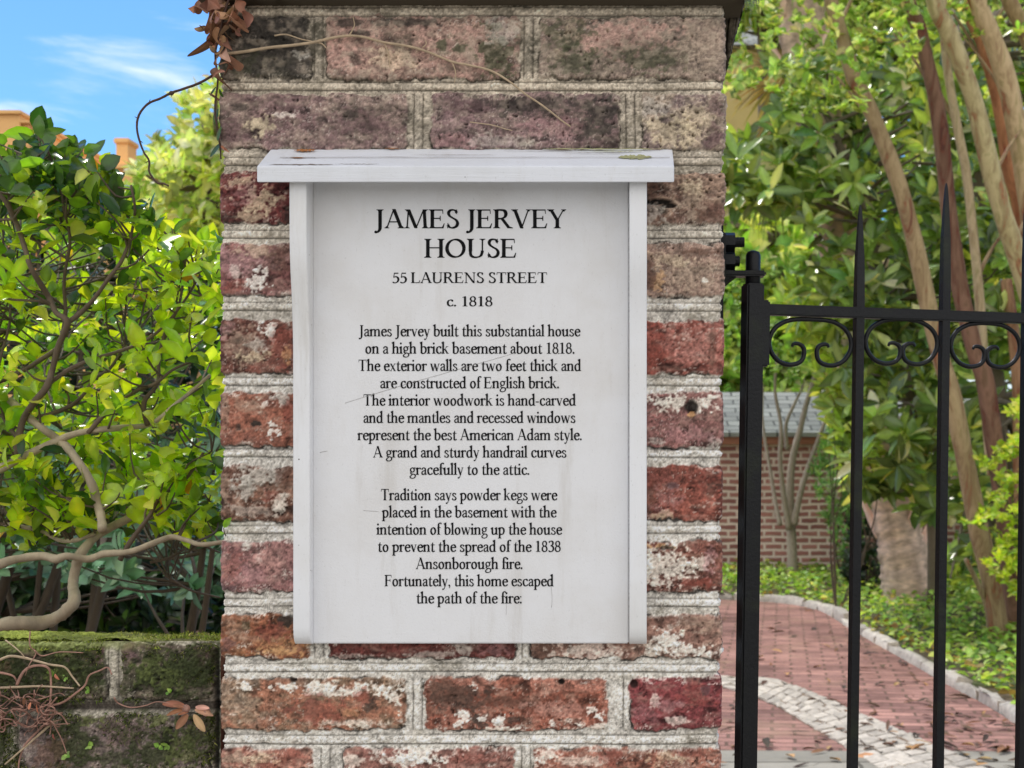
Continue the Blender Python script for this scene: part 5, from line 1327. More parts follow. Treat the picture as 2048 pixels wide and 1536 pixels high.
bush('lime_shrub', 'yellow-green shrub glowing between the near shrub and the dark hedge', 'shrub',
     [([(-300, 470), (-60, 400), (200, 440), (445, 520), (450, 900), (200, 880), (-300, 940)], 1)], 1.35, 2.2, 125, 8, (.035, .06), (.011, .017), [(150, 190, 40), (126, 170, 36), (176, 206, 66), (90, 130, 40)], [2, 3, 1, 3], m_leaf_g, 7)
# --- pale tree against the sky
def tree(name, label, cat, trunk, polys, y0, y1, ncl, nper, Lr, Wr, pal, wts, mt, seed, barkc=(120, 108, 92), group=None, k=1.0, tilt=60, up_=(0, -.3, .8), spread=.6, stem=.1, rad=(.12, .04), droop=0):
    rg = np.random.default_rng(seed)
    base = trunk[0]
    e = empty(name, (base[0], base[1], 0), label, cat, group)
    cl = np.concatenate([scatter(p, y0, y1, max(8, int(ncl * f)), rg) for p, f in polys])
    mb = MB(); T = np.array([tuple(p) for p in trunk]); rr = np.linspace(rad[0], rad[1], len(T))
    mb.tube(T, rr, seg=10, sub=6, col=tuple(s2l(barkc)) + (1,), rough=.04, seed=seed)
    mb.build('trunk', m_bark_g, e)
    q, r_ = catmull(T, rr, 6); q = q[len(q) // 3:]
    mb = MB()
    for c in cl[::max(1, len(cl) // 90)]:
        nb = q[np.argmin(np.linalg.norm(q - c, axis=1) + np.maximum(q[:, 2] - c[2], 0))]; m_ = (nb + c) / 2 + rg.normal(0, .07, 3) * np.linalg.norm(nb - c)
        mb.tube([nb, m_, c], [rad[1] * .7, rad[1] * .4, rad[1] * .12], seg=6, sub=4, col=tuple(s2l(barkc)) + (1,), cap=False)
    mb.build('limbs', m_bark_g, e)
    dirs = np.array(up_) + spread * rg.standard_normal((len(cl), 3))
    pos, ax, up, ci = whorls(cl, dirs, nper, tilt, 18, rg, stem=stem)
    n = len(pos); col = palette(pal, wts, n, rg, .18, k)
    cw = np.clip(1 + .22 * rg.standard_normal(len(cl)), .5, 1.5)[ci][:, None]
    ax = ax - np.array([0, 0, droop]); 
    mb = MB(); leaves(mb, pos, ax, up, rg.uniform(*Lr, n), rg.uniform(*Wr, n), np.clip(col * cw, .004, .85), rg, .25)
    mb.build('crown', mt, e)
    return e
LG = [(206, 226, 140), (224, 236, 170), (180, 210, 116), (238, 240, 214)]
tree('pale_tree', 'pale yellow-green tree against the blue sky close to the left edge of the pillar', 'tree', [P(520, 1030, 10), P(500, 800, 10), P(470, 560, 10.2), P(440, 300, 10)],
     [([(440, 150), (410, 160), (372, 178), (360, 200), (382, 220), (345, 245), (325, 270), (290, 295), (272, 320), (265, 350), (285, 385), (300, 410), (350, 440), (440, 520), (560, 520), (640, 300), (600, 120)], 1), ([(190, 410), (270, 360), (440, 500), (440, 560), (240, 500)], .25)],
     9.2, 11.2, 430, 9, (.09, .17), (.022, .045), LG, [3, 2, 3, 1.2], m_leaf_m, 12, rad=(.16, .05))

# ================= right-hand garden
m_crape = bpy.data.materials.new('crape_bark'); m_crape.use_nodes = True
_nt = m_crape.node_tree; _b = _nt.nodes['Principled BSDF']; _b.inputs['Roughness'].default_value = .75
_tc = N(_nt, 'ShaderNodeTexCoord'); _mp = N(_nt, 'ShaderNodeMapping'); _mp.inputs['Scale'].default_value = (6, 6, 1.5); _nt.links.new(_tc.outputs['Object'], _mp.inputs[0])
_n = N(_nt, 'ShaderNodeTexNoise', i_Scale=1.6, i_Detail=8.0, i_Roughness=.68, i_Distortion=.9); _nt.links.new(_mp.outputs[0], _n.inputs['Vector'])
_cr = N(_nt, 'ShaderNodeValToRGB')
_cr.color_ramp.elements[0].position = .36; _cr.color_ramp.elements[0].color = alb((120, 84, 66)); _cr.color_ramp.elements[1].position = .385; _cr.color_ramp.elements[1].color = alb((172, 108, 76))
for p_, c_ in ((.41, (150, 126, 98)), (.47, (168, 150, 116)), (.56, (196, 178, 144)), (.66, (158, 146, 106))):
    e_ = _cr.color_ramp.elements.new(p_); e_.color = alb(c_)
_nt.links.new(_n.outputs['Fac'], _cr.inputs[0])
_at = N(_nt, 'ShaderNodeAttribute', attribute_name='Col'); _mx = N(_nt, 'ShaderNodeMix', data_type='RGBA', blend_type='MULTIPLY'); _mx.inputs['Factor'].default_value = 1
_nt.links.new(_cr.outputs[0], _mx.inputs['A']); _nt.links.new(_at.outputs['Color'], _mx.inputs['B']); _nt.links.new(_mx.outputs['Result'], _b.inputs['Base Color'])
_bp = N(_nt, 'ShaderNodeBump'); _bp.inputs['Strength'].default_value = .5; _bp.inputs['Distance'].default_value = .02; _nt.links.new(_n.outputs['Fac'], _bp.inputs['Height']); _nt.links.new(_bp.outputs[0], _b.inputs['Normal'])
yc = G(1995, 1292).y
def stems(name, label, cat, base, S, group=None):
    e = empty(name, (base[0], base[1], 0), label, cat, group)
    for i, (path, ya, yb_, ra, rb, tintc) in enumerate(S):
        n = len(path); ys = np.linspace(ya, yb_, n); k = PX(yc)
        mb = MB(); mb.tube([P(px, py, ys[j]) for j, (px, py) in enumerate(path)], np.linspace(ra, rb, n) * k * (1 + .05 * np.sin(np.arange(n) * 1.9 + i)), seg=14, sub=4, col=tuple(tintc) + (1,), rough=.012, seed=i + 3)
        mb.build('stem', m_crape, e)
    return e
S1 = [(1662, -160), (1660, -60), (1662, 0), (1678, 51), (1693, 103), (1709, 158), (1737, 210), (1761, 269), (1784, 329), (1804, 388), (1820, 447), (1836, 515), (1856, 610), (1879, 707), (1903, 786), (1915, 846), (1927, 905), (1943, 984), (1959, 1067), (1974, 1126), (1986, 1185), (1996, 1264), (2002, 1300)][::-1]
S2 = [(1800, -160), (1816, 0), (1836, 51), (1856, 131), (1871, 198), (1883, 277), (1891, 356), (1899, 435), (1915, 549), (1931, 628), (1951, 707), (1970, 760), (1985, 860), (2005, 1000), (2020, 1130), (2032, 1290)][::-1]
S4 = [(1880, -100), (1888, 60), (1895, 138), (1915, 257), (1931, 336), (1943, 435), (1955, 554), (1962, 640), (1968, 740), (1974, 850), (1985, 950)][::-1]
S3 = [(1840, -160), (1868, 0), (1895, 59), (1923, 131), (1947, 198), (1967, 277), (1986, 356), (2006, 428), (2026, 487), (2048, 554), (2080, 680), (2100, 850), (2110, 1050), (2108, 1310)][::-1]
S5 = [(1920, -160), (1955, 0), (1982, 71), (2010, 150), (2030, 238), (2046, 330), (2064, 440), (2085, 600), (2105, 800), (2120, 1050), (2120, 1310)][::-1]
S6 = [(1925, -20), (1943, 40), (1967, 91), (1990, 178), (2006, 257), (2018, 336), (2034, 396), (2056, 520), (2090, 760)][::-1]
S7 = [(1990, -100), (2018, 0), (2048, 59), (2085, 170), (2110, 400), (2130, 800), (2130, 1310)][::-1]
S8 = [(2012, 560), (2030, 690), (2040, 800), (2044, 930), (2046, 1080), (2040, 1300)][::-1]
CRAPE = stems('crape_myrtle', 'crape myrtle with peeling cream and rust stems rising behind the second spear-topped gate bar', 'tree', (P(2005, 1292, yc).x, yc), [
    (S1, yc, yc - .3, 21, 13, (.66, .60, .52)), (S2, yc + .25, yc + .2, 20, 14, (.42, .28, .29)), (S4, yc + .3, yc + .6, 11, 9, (1.05, 1.05, 1.05)),
    ([(1931, 1118), (1955, 1166), (1974, 1213), (1990, 1290)][::-1], yc + .1, yc - .2, 8, 4, (.8, .8, .8))])
stems('crape_myrtle', 'pale olive crape myrtle with thick leaning stems at the right edge of the photo', 'tree', (P(2112, 1310, yc).x, yc), [
    (S3, yc + .1, yc - .5, 22, 16, (.88, .92, .78)), (S5, yc + .3, yc - .1, 23, 19, (1.0, .92, .86)), (S6, yc + .35, yc + .5, 16, 12, (.85, .46, .34)), (S7, yc + .6, yc + .4, 20, 16, (.8, .7, .64)), (S8, yc + .5, yc + .9, 22, 12, (.74, .52, .46))])
# crowns of the crape myrtles, fine leaves overhead
CRL = [(160, 190, 96), (186, 208, 124), (126, 160, 76), (214, 214, 150)]
bush('crown', '', '', [([(1440, -120), (1860, -160), (1840, 110), (1760, 190), (1690, 260), (1600, 210), (1520, 190), (1440, 200)], 1)],
     8.2, 10.4, 300, 9, (.05, .10), (.016, .03), CRL, [3, 3, 2, 1], m_leaf_m, 31, twig=False, into=CRAPE)
# twigs and side limbs on the crape stems, a few sprays of leaf on each
rgt = np.random.default_rng(88)
STD = {id(S1): (yc, yc - .3), id(S2): (yc + .25, yc + .2), id(S4): (yc + .3, yc + .6), id(S3): (yc + .1, yc - .5), id(S5): (yc + .3, yc - .1), id(S6): (yc + .35, yc + .5)}
CRAPE2 = [o for o in COL.objects if o.name.startswith('crape_myrtle') and o.type == 'EMPTY' and o is not CRAPE][0]
for par, lst in ((CRAPE, (S1, S2, S4)), (CRAPE2, (S3, S5, S6))):
    for S in lst:
        for q in range(2):
            ii = len(S) // 3 + int(rgt.integers(0, len(S) * 2 // 3 - 1)); px, py = S[ii]
            ya_, yb2 = STD[id(S)]; yst = ya_ + (yb2 - ya_) * ii / (len(S) - 1)
            sg = rgt.choice([-1, 1]); L = rgt.uniform(60, 170)
            pth = [(px, py), (px + sg * L * .25, py - L * .5), (px + sg * L * .5, py - L * .9), (px + sg * L * .9, py - L * 1.4)]
            mb = MB(); mb.tube([P(a, b, yst + .10 * k) for k, (a, b) in enumerate(pth)], np.array([6, 4.5, 3.4, 2]) * PX(yc) * rgt.uniform(.7, 1.0), seg=8, sub=4, col=(.7, .62, .56, 1), rough=.03, seed=q)
            mb.build('side_limb', m_crape, par)
bush('crown', '', '', [([(1760, -140), (2300, -160), (2300, 60), (2080, 120), (1990, 60), (1880, 90), (1780, 40)], 1), ([(2060, 60), (2300, 60), (2300, 500), (2110, 300)], .3)],
     9.4, 11.6, 260, 9, (.05, .10), (.016, .03), CRL, [3, 3, 2, 1], m_leaf_m, 33, twig=False, into=CRAPE2)
# loquat, big leathery leaves in rosettes
LQ = [(112, 136, 72), (140, 162, 84), (84, 108, 62), (172, 186, 110), (186, 186, 150)]  # palest grey tone puts reflected light into the leaf colour
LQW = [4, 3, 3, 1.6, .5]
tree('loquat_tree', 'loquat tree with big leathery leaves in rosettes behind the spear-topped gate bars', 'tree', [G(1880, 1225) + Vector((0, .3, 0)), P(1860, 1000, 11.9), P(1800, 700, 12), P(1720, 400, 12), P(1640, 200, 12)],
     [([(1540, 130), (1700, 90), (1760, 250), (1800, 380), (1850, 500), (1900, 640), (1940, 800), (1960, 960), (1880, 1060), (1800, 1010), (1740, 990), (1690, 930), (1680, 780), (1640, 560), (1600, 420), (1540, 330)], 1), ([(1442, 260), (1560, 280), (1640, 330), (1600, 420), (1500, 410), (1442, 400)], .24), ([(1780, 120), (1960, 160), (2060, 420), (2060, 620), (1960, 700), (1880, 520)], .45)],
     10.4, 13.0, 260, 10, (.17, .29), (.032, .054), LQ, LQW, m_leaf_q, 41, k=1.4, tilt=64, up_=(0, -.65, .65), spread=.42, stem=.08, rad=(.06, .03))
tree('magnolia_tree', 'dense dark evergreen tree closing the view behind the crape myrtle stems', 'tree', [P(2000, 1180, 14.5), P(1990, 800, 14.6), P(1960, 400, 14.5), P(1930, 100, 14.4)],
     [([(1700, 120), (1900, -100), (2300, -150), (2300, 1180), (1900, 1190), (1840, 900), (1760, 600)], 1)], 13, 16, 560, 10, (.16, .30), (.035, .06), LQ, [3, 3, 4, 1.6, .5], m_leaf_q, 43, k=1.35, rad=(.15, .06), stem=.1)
# sabal palm trunk with boots, fan leaves above
m_palm = mat('palm_bark', attr=True, rough=.95, var=.25, vscale=18.0, bump=.8, bscale=45.0, stretch=(1, 1, 2.5))
yp = G(1815, 1212).y
palm = empty('palm_tree', (P(1815, 1212, yp).x, yp, 0), 'sabal palm with a thick tan trunk standing in the ground cover', 'palm')
mb = MB(); path = [(1815, 1216), (1812, 1150), (1800, 1080), (1786, 1000), (1762, 880), (1736, 740), (1708, 600), (1680, 450), (1650, 300), (1626, 180), (1606, 60), (1590, -60)]
Pp = np.array([tuple(P(x, y, yp)) for x, y in path]); rd = np.array([54, 50, 46, 45, 45, 44, 43, 43, 43, 45, 48, 52]) * PX(yp)
Pq, rq = catmull(Pp, rd, 12); rq = rq * (1 + .025 * (np.arange(len(rq)) % 4 == 0) + .03 * np.sin(np.arange(len(rq)) * .7))
segp = 22; mb.tube(Pq, rq, seg=segp, sub=1, rough=.03, seed=5)
cc = np.array([s2l((222, 194, 174)) * f for f in np.repeat(rg.uniform(.85, 1.1, len(Pq)), segp)]); cc = cc.reshape(-1, segp, 3) * (rg.uniform(.6, 1.2, (1, segp, 1)) * rg.uniform(.7, 1.25, (len(Pq), segp, 1))); cc = cc.reshape(-1, 3)
mb.c[-1] = np.c_[cc, np.ones(len(cc))]
mb.build('trunk', m_palm, palm)
m_boot = mat('palm_boot', color=alb((232, 196, 182)), rough=.9, var=.3, vscale=10)
for i in range(26):     # old leaf bases standing off the upper trunk
    t = .16 + .8 * i / 26; j = int(t * (len(Pq) - 1)); a = i * 2.4 + .4
    b = Pq[j]; o_ = np.array([math.cos(a), math.sin(a) * .9, 0]); mb = MB()
    w_ = rq[j]
    mb.tube([b + o_ * w_ * .85, b + o_ * w_ * 1.25 + np.array([0, 0, .16]), b + o_ * w_ * 1.7 + np.array([0, 0, .36])], [.055, .045, .02], seg=6, sub=3)
    mb.build('leaf_base', m_boot, palm)
m_fan = leafmat('palm_leaf', rough=.45, trans=.3)
rgp = np.random.default_rng(12)
crownc = Pq[-1]
def frond(tip, root, dead=False):
    mb = MB(); root = np.array(tuple(root)); tip = np.array(tuple(tip)); d = tip - root; L = np.linalg.norm(d); d /= L
    hub = root + d * L * .45 + np.array([0, 0, .08 * L])
    colp = (s2l((196, 170, 112)) if dead else s2l((132, 150, 70)))
    mb.tube([root, (root + hub) / 2 + np.array([0, 0, .05 * L]), hub], [.022, .016, .010], seg=6, sub=3, col=tuple(colp) + (1,))
    side = np.cross(d, (0, 0, 1)); side /= np.linalg.norm(side) + 1e-9; upv = np.cross(side, d)
    n = 30; an = np.linspace(-1.25, 1.25, n)
    ax = np.cos(an)[:, None] * d + np.sin(an)[:, None] * (side * .95 - upv * .12) - np.array([0, 0, .28])[None] * (1 if not dead else 1.6)
    leaves(mb, np.tile(hub, (n, 1)), ax, np.tile(upv, (n, 1)), L * .55 * rgp.uniform(.8, 1.05, n), np.full(n, .014), palette([(198, 176, 112), (176, 150, 92)] if dead else [(128, 156, 70), (150, 172, 92)], [1, 1], n, rgp), rgp, .5)
    mb.build('frond', m_fan, palm)
for i in range(12):
    a = i * .57; frond(crownc + np.array([math.cos(a) * 1.5, math.sin(a) * 1.5, .7 - .5 * (i % 3)]), crownc)
c2 = Pq[int(.78 * len(Pq))]
for (tx, ty, dy, dead) in ((1500, 470, -.8, 0), (1540, 430, -1.2, 0), (1470, 240, -.3, 1), (1510, 300, .2, 1), (1560, 330, -.6, 1), (1450, 130, .3, 1), (1500, 60, .5, 1)):
    frond(P(tx, ty, yp + dy), c2, bool(dead))

# lichen-white small tree in front of the outbuilding wall
wt_ = empty('grey_barked_tree', (P(1585, 1150, yb - 1.0).x, yb - 1.0, 0), 'small tree with whitish lichened stems in front of the outbuilding wall', 'tree')
yw = yb - 1.0
WS = [([(1586, 1156), (1584, 1100), (1582, 1050), (1580, 980), (1585, 920), (1600, 860), (1615, 800), (1632, 740), (1640, 660)], 15, 4), ([(1588, 1050), (1600, 990), (1618, 930), (1640, 870), (1660, 820), (1690, 770)], 9, 3), ([(1578, 1060), (1566, 980), (1560, 920), (1562, 850), (1550, 780), (1556, 700)], 8, 3), ([(1560, 1050), (1550, 1000), (1540, 940), (1530, 880), (1524, 820), (1528, 740)], 6, 3), ([(1574, 900), (1572, 850), (1588, 810), (1606, 770), (1612, 720)], 6, 2)]
for i, (path, ra, rb) in enumerate(WS):
    n = len(path); mb = MB(); ys = np.linspace(yw, yw + rg.normal(0, .3), n)
    mb.tube([P(x, y, ys[j]) for j, (x, y) in enumerate(path)], np.linspace(ra, rb, n) * .78 * PX(yw), seg=9, sub=5, col=tuple(s2l((160, 148, 132))) + (1,), rough=.05, seed=i)
    mb.build('stem', m_bark_g, wt_)
ccl = scatter([(1450, 560), (1560, 520), (1700, 600), (1740, 760), (1690, 820), (1600, 760), (1520, 760), (1450, 720)], yw - .6, yw + .8, 150, rg)
pos, ax, up, ci = whorls(ccl, np.array([0, -.3, .7]) + .6 * rg.standard_normal((150, 3)), 9, 62, 18, rg, .1)
mb = MB(); n = len(pos); leaves(mb, pos, ax, up, rg.uniform(.07, .13, n), rg.uniform(.02, .035, n), palette([(150, 184, 90), (176, 204, 120), (120, 160, 74)], [3, 2, 2], n, rg), rg); mb.build('crown', m_leaf_m, wt_)
bush('feathery_conifer', 'feathery green conifer against the brick outbuilding wall, left of the palm', 'shrub', [([(1690, 800), (1740, 860), (1740, 1080), (1700, 1140), (1668, 1080), (1630, 980), (1620, 930), (1660, 860)], 1)], yb - 2.0, yb - .9, 230, 12, (.07, .13), (.006, .011), [(136, 180, 110), (160, 200, 130), (104, 150, 90)], [3, 2, 2], m_leaf_m, 51, tilt=40, spread=.7, trunkr=.012)
bush('dark_box_shrub', 'dark rounded shrub low against the outbuilding wall, behind the palm', 'shrub', [([(1690, 1040), (1780, 1020), (1800, 1160), (1690, 1180)], 1)], yp + .6, yp + 1.5, 150, 9, (.05, .09), (.014, .024), [(52, 74, 44), (40, 60, 38)], [1, 1], m_leaf_d, 52)
bush('bright_azalea', 'bright yellow-green azalea at the right edge of the photo in front of the rust stems', 'shrub', [([(2048, 780), (2010, 820), (2040, 860), (1990, 900), (1945, 910), (2000, 960), (1975, 1010), (1925, 1045), (1990, 1060), (2000, 1110), (1960, 1130), (2020, 1180), (2060, 1240), (2200, 1250), (2240, 800)], 1)], yc - 1.5, yc - .5, 620, 10, (.04, .075), (.012, .02), [(200, 222, 80), (180, 210, 64), (220, 234, 120), (150, 184, 64)], [3, 3, 1.5, 1.5], m_leaf_m, 53, tilt=64, spread=.35, base=(P(2130, 1290, yc - 1).x, yc - 1))
bush('young_loquat', 'young loquat with upright bright leaf tufts between the gate post and the first spear-topped bar', 'shrub', [([(1560, 600), (1640, 540), (1700, 520), (1720, 640), (1700, 760), (1640, 760), (1590, 700)], .5), ([(1650, 760), (1720, 760), (1750, 900), (1700, 960), (1660, 880)], .5)], 11.2, 12.4, 90, 9, (.16, .26), (.026, .04), [(164, 190, 92), (140, 168, 80), (190, 208, 124)], [3, 2, 2], m_leaf_g, 54, trunkr=.008)
# trees closing the view far behind
FT = [(184, 210, 112), (206, 226, 140), (152, 186, 90), (220, 230, 164), (120, 156, 76)]
for i, (tx, poly, y0, y1, lab) in enumerate([
    (1560, [(1120, 430), (1480, 420), (1600, 440), (1700, 500), (1720, 800), (1120, 840)], 21, 24, 'bright green tree beyond the outbuilding roof, seen over the gate hinge'),
    (1780, [(1620, 100), (1900, 60), (2000, 700), (1680, 760)], 26, 29, 'tall mid-green tree far behind the palm'),
    (1520, [(1420, -140), (1640, -160), (1960, -180), (1940, 120), (1640, 160), (1560, 60), (1420, 60)], 27, 30, 'light green tree crown in front of the yellow house'),
    (2060, [(1900, -120), (2300, -120), (2300, 800), (1960, 760)], 22, 26, 'broad green tree far off behind the leaning olive stems')]):
    ym = (y0 + y1) / 2
    g0 = P(tx, 900, ym); g0.z = 0; tp = P(tx, (min(p[1] for p in poly) + 60), ym)
    tree('background_tree', lab, 'tree', [g0, g0 * .6 + tp * .4 + Vector((.1, 0, 0)), tp], [(poly, 1)], y0, y1, 1000 if i == 0 else 620, 10, (.22, .40), (.065, .12), FT, [3, 2, 3, 1, 2], m_leaf_m, 60 + i, k=1.15, rad=(.2, .07), group=None)
# ground cover under the trees
rg = np.random.default_rng(19)
n = 26000
kx = KP[:, :2]
yv = 5.2 + 12.0 * rg.random(n) ** 1.15; xv = rg.uniform(-1.0, 5.5, n)
srt = np.argsort(KP[:, 1]); kxl = np.interp(yv, KP[srt, 1], KP[srt, 0])
inside = (xv > kxl + .085) & (yv < yb - .1) | ((yv > KP[-1][1] + .25) & (yv < yb - .1) & (xv > .9))
xv, yv = xv[inside], yv[inside]; n = len(xv)
edge = np.minimum((xv - np.interp(yv, KP[srt, 1], KP[srt, 0])), 1.0)
hgt = (.05 + .13 * np.clip(edge, 0, 1) ** .5 + .06 * fbm(xv * 2, yv * 2, 4, 3)) * rg.uniform(.35, 1.05, n)
pos = np.stack([xv, yv, np.maximum(hgt, .01)], 1)
ax = np.c_[rg.normal(0, 1, (n, 2)), rg.uniform(-.1, .5, n)]; upv = np.c_[rg.normal(0, .45, (n, 2)), np.ones(n)]
pcol = palette([(174, 206, 100), (146, 184, 84), (204, 224, 140), (116, 152, 72), (186, 178, 110)], [3, 3, 1.6, 2, .4], n, rg)
edgeb = (edge < .25) & (rg.random(n) < .3); pcol[edgeb] = palette([(150, 130, 72), (120, 100, 62)], [1, 1], edgeb.sum(), rg)
mb = MB(); leaves(mb, pos, ax, upv, rg.uniform(.045, .090, n), rg.uniform(.016, .030, n), pcol, rg, .3)
o = mb.build('ground_cover', m_leaf_m); o['kind'] = 'stuff'
# soil bed standing a little above the drive behind the kerb
bed = [(x + .0, y) for x, y in [(p[0] + .1, p[1] + .02) for p in KP]] + [(KP[-1][0], yb - .02), (8, yb - .02), (8, KP[0][1])]
sheet('planting_bed', bed, 0.03, m_soil)
# hose end lying on the kerb
hs = MB(); hs.tube([P(1380, 1196, yb - 2.6), P(1420, 1193, yb - 2.6), P(1455, 1192, yb - 2.55), P(1476, 1194, yb - 2.6), P(1490, 1197, yb - 2.7)], .012, seg=8, sub=5)
o = hs.build('garden_hose', mat('teal_hose', color=alb((70, 160, 150)), rough=.4)); tag(o, 'thin teal garden hose lying by the kerb just right of the pillar', 'hose')
# ------------------------------------------------------------------ dry vine, twigs and dead leaves on the masonry
rg = np.random.default_rng(3)
m_twig = mat('dry_twig', color=alb((168, 148, 122)), rough=.85, var=.25, vscale=90.0, bump=.4, bscale=300)
m_twigd = mat('dark_twig', color=alb((66, 46, 38)), rough=.85, var=.25, vscale=90.0)
m_twigr = mat('reddish_root', color=alb((148, 112, 98)), rough=.9, var=.3, vscale=120.0, bump=.4, bscale=300)
vine = empty('dry_vine', P(440, 110, -.006), 'thin dry brown vine stem arching across the top courses of brick above the sign', 'vine')
def tw(mb, path, y, r0, r1, wob=.8, seed=0):
    n = len(path); rgx = np.random.default_rng(seed)
    ys = y if np.ndim(y) else [y] * n
    mb.tube([P(px + rgx.normal(0, wob), py + rgx.normal(0, wob), ys[i]) for i, (px, py) in enumerate(path)], np.linspace(r0, r1, n) * K, seg=7, sub=5, rough=.06, seed=seed)
mb = MB(); tw(mb, [(432, 112), (440, 110), (488, 103), (538, 95), (589, 90), (633, 83), (664, 76), (698, 71), (731, 75), (769, 85), (819, 93), (860, 105), (904, 124), (940, 131), (981, 141), (1018, 164), (1051, 187), (1075, 204), (1100, 223), (1122, 240), (1142, 254)], -.006, 3.4, 1.6, .6, 1)
mb.build('main_stem', m_twig, vine)
for i, (p_, r_) in enumerate([([(549, 71), (572, 69), (600, 78), (625, 83)], 2), ([(698, 71), (704, 62), (709, 50), (706, 34)], 1.8), ([(769, 86), (777, 108), (779, 135)], 1.5), ([(904, 124), (911, 145), (909, 166)], 1.6), ([(633, 84), (645, 88), (652, 96)], 2.0), ([(845, 96), (853, 88), (850, 80)], 1.4), ([(940, 245), (985, 250), (1010, 258), (1025, 261)], 1.3)]):
    mb = MB(); tw(mb, p_, -.005, r_, r_ * .5, .3, 20 + i); mb.build('side_shoot', m_twig, vine)
tend = empty('curling_vine_tendril', P(423, 152, -.01), 'thin dark thorny vine tendril curling down in the air left of the pillar', 'vine')
TD = [(436, 143), (423, 152), (399, 166), (372, 176), (342, 186), (322, 196), (298, 206), (284, 220), (276, 237), (274, 257), (279, 281), (288, 305), (298, 322), (298, 342), (305, 355), (315, 366), (328, 367), (337, 372)]
mb = MB(); tw(mb, TD, list(np.linspace(-.004, -.03, len(TD))), 2.8, 1.7, .2, 4); mb.build('stem', m_twigd, tend)
for i in (2, 4, 6, 8, 10, 12, 14):
    px, py = TD[i]; a = rg.uniform(0, 6.28); mb = MB(); tw(mb, [(px, py), (px + 4 * math.cos(a), py + 4 * math.sin(a)), (px + 8 * math.cos(a), py + 8 * math.sin(a))], -.004 - .0015 * i, 1.5, .4, 0, i); mb.build('thorn', m_twigd, tend)
mb = MB(); p = P(343, 186, -.012)
mb.tube([p + Vector((-.003, 0, -.001)), p, p + Vector((.003, 0, .001))], [.001, .0028, .001], seg=7, sub=3); mb.build('node', m_twigd, tend)
# dead leaves hanging from the cap
m_dead = leafmat('dead_leaf', rough=.7, trans=.22, spec=.25, tcol=(1.1, .85, .6))
dv = empty('dead_leaf_cluster', P(440, 20, -.02), 'hanging cluster of curled dead brown leaves at the top left corner of the pillar', 'dead leaves')
mb = MB(); tw(mb, [(470, -30), (455, 10), (440, 60), (430, 110), (436, 160), (432, 220), (440, 290), (441, 318)], [-.01, -.02, -.02, -.015, -.01, -.004, .0, .002], 2.4, 1.6, 1, 9); mb.build('stem', m_twigd, dv)
SP = [(int(rg.normal(438 if i_ % 3 else 462, 17)), int(rg.uniform(-4, 92)), int(rg.uniform(20, 34))) for i_ in range(22)] + [(404, 12, 34), (412, 2, 30), (432, 30, 36), (438, 2, 34), (458, 14, 38), (474, 8, 34), (487, 46, 30), (474, 30, 34), (450, 62, 38), (430, 60, 40), (474, 66, 30), (420, 75, 30), (424, 96, 24), (433, 120, 34), (454, 120, 30), (437, 142, 36), (447, 130, 30), (466, 2, 36), (450, 40, 34), (440, 82, 32), (462, 46, 34), (418, 32, 38), (446, 104, 30), (428, 16, 34), (486, 14, 30), (440, 152, 22), (427, 190, 26), (436, 240, 24), (442, 302, 16)]
for i, (px, py, L) in enumerate(SP):
    n = 1; L = L * K * rg.uniform(1.0, 1.5)
    a = rg.uniform(-.9, .9); axv = np.array([[math.sin(a), rg.normal(0, .45), -math.cos(a)]])
    upv = np.array([[rg.normal(0, .8), -1, rg.normal(0, .4)]])
    c = P(px, py - 12, -.012 - .030 * rg.random() + .016 * (px < 425) + (.02 if px < 440 and py > 170 else 0))
    mbx = MB(); leaves(mbx, np.array([tuple(c)]), axv, upv, np.array([L]), np.array([L * rg.uniform(.20, .36)]), palette([(160, 120, 98), (134, 98, 80), (182, 142, 118), (112, 80, 64)], [3, 2, 2, 1], 1, rg), rg, 1.5)
    # crumple
    v = mbx.v[0]; v += .0052 * np.stack([np.sin(v[:, 2] * 260 + i), np.sin(v[:, 0] * 300 + 2 * i), np.sin(v[:, 0] * 240 + v[:, 2] * 190 + i)], 1)
    o = mbx.build('dead_leaf', m_dead, dv)
    sb_ = o.modifiers.new('smooth', 'SUBSURF'); sb_.levels = 2; sb_.render_levels = 2
for i, (px, py, L, a) in enumerate([(430, 172, 24, -.4), (436, 214, 42, -.35), (441, 250, 34, -.2), (441, 282, 40, -.5), (436, 176, 20, .2)]):
    axv = np.array([[math.sin(a), -.25, -math.cos(a)]]); c = P(px + 3, py, -.003 + .006 * (i % 2))
    mbx = MB(); leaves(mbx, np.array([tuple(c)]), axv, np.array([[-.7, -.8, 0]]), np.array([L * K * 1.1]), np.array([L * K * .22]), palette([(60, 92, 48), (84, 112, 60)], [1, 1], 1, rg), rg, .3); o = mbx.build('green_leaf', m_leaf_g, dv); sb_ = o.modifiers.new('smooth', 'SUBSURF'); sb_.levels = 1; sb_.render_levels = 2
# small sprig low on the pillar's left edge
sp = empty('leaf_sprig', P(446, 1050, .01), 'tiny green leaf sprig growing from a joint low on the left edge of the pillar', 'sprig')
for i, (px, py, L, a) in enumerate([(447, 1056, 28, -.45 + math.pi * 0.93), (449, 1066, 20, -1.35)]):
    axv = np.array([[math.sin(a), -.2, -math.cos(a)]]); mbx = MB(); leaves(mbx, np.array([tuple(P(px, py, -.004))]), axv, np.array([[.2, -1, .3]]), np.array([L * K]), np.array([L * K * .25]), palette([(130, 178, 44)], [1], 1, rg), rg, .2); mbx.build('leaf', m_leaf_g, sp)
mb = MB(); tw(mb, [(452, 1072), (449, 1066), (447, 1056)], -.002, 1.2, .8, 0, 2); mb.build('stalk', m_twigd, sp)
